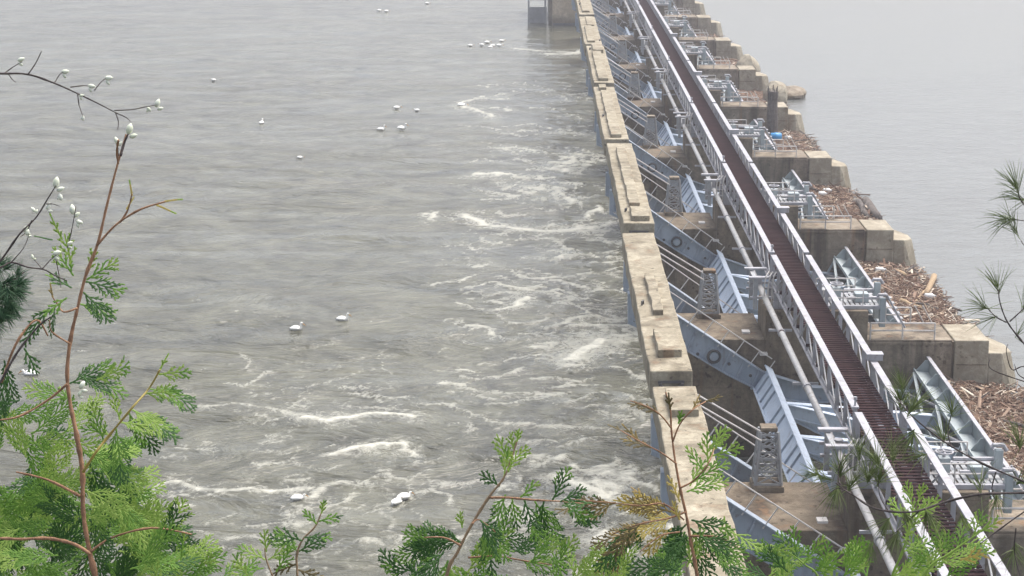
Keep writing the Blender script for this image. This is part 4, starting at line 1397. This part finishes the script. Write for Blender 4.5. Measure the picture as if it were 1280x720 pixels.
for a in ((838, 512, 100, 26, BRN, None), (825, 518, 150, 36, BRN, None), (808, 508, 170, 26, BRN, None), (882, 502, 20, 24, BRN, None), (866, 512, 60, 24, DRY, None), (800, 552, 140, 34, DRY, None), (815, 560, 165, 46, BRN, DRY), (776, 538, 160, 20, BRN, None), (848, 530, 80, 20, MD, None),
          (830, 632, 175, 60, GOLD, DRY), (820, 636, 140, 46, GOLD, DRY), (840, 640, 165, 84, DRY, GOLD), (850, 628, 110, 40, GOLD, None), (845, 645, 195, 90, GOLD, DRY), (815, 655, 205, 90, DRY, BRN), (800, 655, 225, 90, BRN, DK), (790, 665, 235, 90, DK, DRY), (760, 630, 170, 60, BRN, DK), (740, 628, 190, 50, DK, BRN), (770, 628, 200, 70, DRY, DK), (840, 660, 225, 60, GOLD, None), (850, 650, 120, 30, GOLD, None), (835, 650, 150, 60, GOLD, None),
          (885, 580, 95, 44, FR, MD), (893, 562, 70, 34, FR, None), (890, 570, 20, 44, FR, None), (880, 590, 120, 44, MD, FR), (868, 600, 30, 54, MD, FR), (862, 608, 60, 44, FR, MD), (858, 615, 25, 60, MD, FR), (885, 565, 50, 44, FR, None),
          (912, 664, -25, 50, FR, None), (864, 650, -10, 60, DK, MD), (862, 660, -40, 80, DK, MD), (866, 680, -60, 60, DK, None), (875, 670, -20, 70, DK, MD), (890, 678, -50, 60, MD, DK), (858, 655, 230, 50, DK, None), (860, 670, 215, 60, DK, MD), (905, 645, 280, 40, FR, None), (900, 705, -30, 44, DK, MD)):
    sp(*a)
r = random.Random(18)
for q in range(14):
    x = r.uniform(740, 880)
    sp(x, r.uniform(705, 750), r.uniform(10, 170), r.uniform(40, 80), r.choice((DK, DK, MD, FR)), r.choice((None, MD, DK)), D + r.uniform(-.1, .4))
sub(b_, 'foliage', CM, t)

# ---- E: bright cedar sprays at the bottom right
D = 4.5
t = plant('cedar_sapling', 'bright yellow green cedar sprays over the near end of the footbridge', 'cedar', atD(1090, 900, D), 'cedar shoots in the foreground')
b_ = MB()
sub_stem('stem', poly([(1080, 900), (1110, 740), (1128, 690), (1140, 650), (1148, 625)], D), .0065, .003, 'cedar_fresh', t)
sub_stem('stem', poly([(1090, 860), (1150, 725), (1190, 690), (1225, 665), (1238, 650)], D), .006, .002, 'cedar_fresh', t)
sub_stem('stem', poly([(1080, 880), (1030, 735), (1005, 705), (985, 690)], D), .006, .002, 'cedar_fresh', t)
b_ = MB()
for a in ((1147, 630, 75, 30, FR, None), (1143, 640, 110, 44, FR, None), (1142, 645, 40, 46, FR, None), (1138, 655, 130, 44, FR, None), (1138, 660, 50, 54, FR, None), (1132, 675, 80, 50, FR, None), (1128, 690, 20, 50, FR, MD),
          (1225, 665, 30, 36, FR, GOLD), (1215, 672, 60, 40, FR, MD), (1205, 680, 0, 40, FR, None), (1195, 690, 70, 50, MD, FR), (1185, 695, 110, 50, MD, FR), (1175, 705, 20, 70, FR, MD), (1165, 712, 130, 60, MD, FR), (1155, 720, 60, 70, FR, MD), (1200, 700, 20, 50, GOLD, FR),
          (1000, 700, 130, 50, DK, MD), (1005, 705, 60, 50, MD, FR), (990, 695, 170, 50, DK, None), (1015, 715, 30, 60, MD, FR), (985, 715, 140, 60, DK, MD), (1030, 722, 80, 50, MD, None), (1060, 725, 60, 60, FR, MD), (1085, 725, 110, 60, MD, FR), (1110, 725, 40, 60, FR, MD), (960, 722, 150, 50, DK, MD), (995, 690, 100, 40, MD, None), (960, 690, 10, 40, FR, None), (945, 680, -20, 40, FR, None)):
    sp(*a)
r = random.Random(28)
for q in range(9):
    sp(r.uniform(950, 1200), r.uniform(715, 750), r.uniform(20, 160), r.uniform(40, 75), r.choice((DK, MD, FR, MD)), r.choice((None, FR, MD)), D + r.uniform(-.1, .4))
sub(b_, 'foliage', CM, t)


# ---- pine boughs from the right edge
def needles(mb, p, d, ln, cnt, seed, w=.0016):
    r = random.Random(seed)
    d = d.normalized()
    for q in range(cnt):
        v = Vector((r.gauss(0, 1), r.gauss(0, 1), r.gauss(0, 1))).normalized()
        dd = (d * r.uniform(.4, 1.5) + v * .7).normalized()
        ln_ = ln * r.uniform(.7, 1.25)
        p = p + d * r.uniform(-.004, .004)
        e1 = p + dd * ln_ * .55
        e2 = e1 + (dd + Vector((0, 0, -.18))).normalized() * ln_ * .45
        mb.tube([p, e1, e2], [w, w * .9, w * .3], 3, 0, False)


D = 3.6
t = plant('pine_bough', 'dark thin pine bough with soft needle tufts reaching in over the footbridge', 'pine bough', atD(1330, 612, D), 'pine boughs at the right edge')
b_ = MB()
TW = [([(1340, 612), (1280, 616), (1225, 618), (1180, 628), (1140, 640), (1095, 636), (1065, 618), (1045, 604)], .0052, .002),
      ([(1330, 625), (1280, 602), (1225, 578), (1180, 552), (1140, 520), (1122, 498)], .004, .0015),
      ([(1330, 610), (1280, 640), (1245, 665), (1225, 680)], .003, .0015), ([(1150, 638), (1130, 655), (1120, 665)], .002, .001), ([(1190, 560), (1185, 540), (1190, 515)], .002, .001), ([(1245, 590), (1240, 610), (1244, 625)], .002, .001), ([(1065, 618), (1048, 610), (1035, 618)], .002, .001), ([(1050, 606), (1048, 590), (1052, 575)], .0016, .001), ([(1270, 660), (1268, 690), (1275, 720)], .002, .001), ([(1110, 638), (1100, 620), (1098, 600)], .0016, .001)]
for pts, r0, r1 in TW:
    sub_stem('branch', poly(pts, D, 5, .03, len(pts)), r0, r1, 'bark_dark', t)
b_ = MB()
r = random.Random(3)
for (x, y, ang, cnt) in ((1050, 585, 90, 70), (1040, 600, 160, 60), (1062, 610, 60, 50), (1085, 600, 80, 70), (1100, 590, 100, 60), (1045, 615, 250, 50), (1075, 575, 90, 40), (1125, 500, 100, 70), (1135, 520, 60, 60), (1142, 540, 250, 60), (1128, 490, 90, 40), (1180, 548, 90, 30), (1190, 515, 90, 40),
                         (1098, 602, 80, 60), (1122, 665, 250, 60), (1110, 650, 230, 50), (1245, 625, 270, 40), (1268, 690, 270, 50), (1275, 560, 90, 40), (1225, 600, 90, 30), (1160, 645, 290, 60), (1130, 640, 300, 50), (1115, 560, 90, 50), (1090, 680, 260, 40), (1200, 640, 280, 30), (1272, 605, 40, 40), (1150, 570, 200, 30)):
    a = R(ang)
    d = RT * math.cos(a) + UP * math.sin(a) + FW * r.uniform(-.4, .4)
    needles(b_, atD(x, y, D + r.uniform(-.05, .1)), d, .044 * r.uniform(.8, 1.2), int(cnt * .75), int(x + y), .00062)
sub(b_, 'needles', 'needle_green', t)

t = plant('pine_twig', 'bare dark pine twig with a few needles at the right edge beside the pool', 'pine twig', atD(1320, 450, D), 'pine boughs at the right edge')
b_ = MB()
for pts, r0, r1 in (([(1330, 470), (1295, 445), (1272, 420), (1258, 400), (1250, 378), (1248, 362)], .0034, .0016), ([(1258, 403), (1245, 396), (1234, 385)], .002, .0012), ([(1262, 402), (1275, 390), (1290, 375)], .002, .0012), ([(1310, 465), (1280, 458), (1265, 462), (1258, 440), (1260, 430)], .002, .001), ([(1300, 480), (1275, 470), (1268, 455)], .002, .001), ([(1290, 480), (1240, 462), (1238, 448)], .0018, .001)):
    sub_stem('branch', poly(pts, D, 5, .02, 4), r0, r1, 'bark_dark', t)
b_ = MB()
for (x, y, ang, cnt) in ((1248, 364, 100, 26), (1234, 386, 160, 22), (1245, 396, 200, 10), (1278, 388, 60, 14), (1270, 420, 60, 8)):
    a = R(ang)
    needles(b_, atD(x, y, D), RT * math.cos(a) + UP * math.sin(a), .05, cnt, int(x * 3 + y), .0006)
sub(b_, 'needles', 'needle_green', t)
t = plant('pine_twig', 'small needled pine twig at the right edge, above the bare one', 'pine twig', atD(1320, 265, D), 'pine boughs at the right edge')
b_ = MB()
for pts, r0, r1 in (([(1330, 290), (1290, 265), (1276, 250), (1272, 238)], .003, .0015), ([(1310, 285), (1285, 277), (1264, 274)], .002, .0012), ([(1300, 315), (1282, 308), (1276, 300)], .002, .001)):
    sub_stem('branch', poly(pts, D, 5, .02, 4), r0, r1, 'bark_dark', t)
b_ = MB()
for (x, y, ang, cnt) in ((1273, 240, 110, 40), (1280, 250, 170, 20), (1266, 274, 180, 30), (1276, 300, 120, 18)):
    a = R(ang)
    needles(b_, atD(x, y, D), RT * math.cos(a) + UP * math.sin(a), .05, cnt, int(x * 3 + y), .0006)
sub(b_, 'needles', 'needle_green', t)

# ---- blurred dark conifer at the left edge
D = 6.5
t = plant('pine_bough', 'dense dark green conifer bough end at the left edge', 'pine bough', atD(-60, 380, D))
b_ = MB()
sub_stem('branch', poly([(-80, 400), (-30, 380), (10, 355), (30, 340)], D), .008, .003, 'bark_dark', t)
sub_stem('branch', poly([(-80, 430), (-20, 410), (18, 385)], D), .006, .003, 'bark_dark', t)
b_ = MB()
r = random.Random(44)
for q in range(90):
    x, y = r.uniform(-30, 26), r.uniform(330, 408)
    if (x - 0) > 30 - abs(y - 352) * .5:
        continue
    needles(b_, atD(x, y, D + r.uniform(-.1, .15)), RT * r.uniform(-.2, 1) + UP * r.uniform(-.6, .7), .05, 26, q, .0013)
sub(b_, 'needles', 'needle_dark', t)


# ---- budding twigs at the left
def bud(mb, x, y, ang, Lpx, D):
    a = R(ang)
    p = atD(x, y, D)
    d = RT * math.cos(a) + UP * math.sin(a)
    L = Lpx * PX * D * .8
    mb.tube([p, p + d * L * .3, p + d * L * .7, p + d * L], [L * .1, L * .3, L * .26, L * .05], 8)


def budtwig(label, base, twigs, buds, D):
    t = plant('budding_twig', label, 'twig', atD(base[0], base[1], D), 'budding twigs at the left edge')
    b_ = MB()
    for pts, r0, r1 in twigs:
        sub_stem('twig', poly(pts, D, 5, .015, len(pts)), r0, r1, 'bark_dark', t)
    for x, y, ang, L in buds:
        b_ = MB()
        bud(b_, x, y, ang, L, D)
        bud(b_, x + L * .12, y + L * .2, ang - 55, L * .7, D)
        sub(b_, 'bud', 'bud_white', t, True)


budtwig('dark budding twig reaching in from the upper left edge', (-60, 95),
        [([(-60, 92), (0, 92), (35, 93), (68, 104), (95, 116), (122, 129), (145, 141)], .0045, .002), ([(35, 93), (44, 80), (52, 64)], .0022, .0014), ([(5, 92), (16, 84), (28, 77)], .002, .001), ([(10, 92), (16, 100), (20, 103)], .0016, .001),
         ([(68, 104), (74, 94), (79, 90)], .0016, .001), ([(88, 109), (105, 107), (113, 108)], .002, .001), ([(118, 113), (126, 103), (132, 98)], .0018, .001), ([(97, 117), (99, 132), (104, 146)], .0018, .001),
         ([(143, 138), (165, 137), (180, 134), (196, 131)], .0022, .0012), ([(144, 140), (148, 152), (147, 162)], .0018, .0012), ([(145, 141), (158, 147), (163, 152)], .0018, .001)],
        [(22, 76, 20, 12), (77, 90, 5, 12), (110, 107, -10, 12), (131, 98, 5, 13), (99, 120, 10, 8), (103, 144, -80, 9), (195, 134, 70, 14), (184, 134, -50, 9)], 4.0)
budtwig('dark budding twig slanting up beside the orange cedar stem', (-60, 400),
        [([(-60, 400), (-20, 350), (3, 323), (25, 292), (45, 272), (60, 248), (70, 232)], .005, .002), ([(40, 275), (33, 290), (25, 296)], .002, .001), ([(58, 255), (66, 255), (75, 258)], .002, .001), ([(95, 258), (92, 275), (88, 295), (84, 310)], .0016, .002)],
        [(69, 235, 80, 18), (74, 242, -70, 12), (44, 265, 130, 10), (58, 262, 60, 12), (30, 290, 60, 12), (91, 268, 95, 16), (95, 276, -20, 12)], 4.1)
budtwig('dark branching twig with white buds low at the left edge', (-60, 340),
        [([(-60, 345), (-5, 336), (14, 328), (35, 334), (55, 337), (68, 344), (84, 351)], .0042, .002), ([(14, 328), (28, 312), (34, 300), (36, 292)], .002, .001), ([(53, 336), (62, 326), (70, 319)], .002, .001), ([(70, 325), (74, 345), (76, 360)], .0016, .001), ([(53, 337), (46, 328), (42, 324)], .0016, .001), ([(-30, 520), (0, 478), (22, 440), (48, 408), (64, 396)], .0048, .003)],
        [(66, 318, 20, 14), (41, 324, 100, 8), (33, 294, 70, 10), (84, 306, 30, 10), (100, 486, 60, 14), (98, 495, 60, 10)], 4.05)
# pale bud at the tip of the cedar leader stem
budtwig('pale budded leader tip standing above the orange cedar stem', (150, 190), [([(151, 195), (155, 180), (160, 168)], .004, .003), ([(148, 195), (147, 182), (146, 176)], .002, .0015)], [(160, 168, 75, 18), (147, 180, 110, 12)], 4.19)

# ------------------------------------------------------------------ damp air over the river
m = bpy.data.materials.new('haze')
m.use_nodes = True
n = m.node_tree.nodes
n.remove(n['Principled BSDF'])
pv = n.new('ShaderNodeVolumePrincipled')
pv.inputs['Color'].default_value = (0.93, 0.94, 1.0, 1)
pv.inputs['Density'].default_value = 0.00045
pv.inputs['Anisotropy'].default_value = 0.2
m.node_tree.links.new(pv.outputs[0], n['Material Output'].inputs['Volume'])
MATS['haze'] = m
o = MB().box((-9500, -400, -6), (9500, 12500, 60)).build('haze', 'haze')
tag(o, kind='stuff')
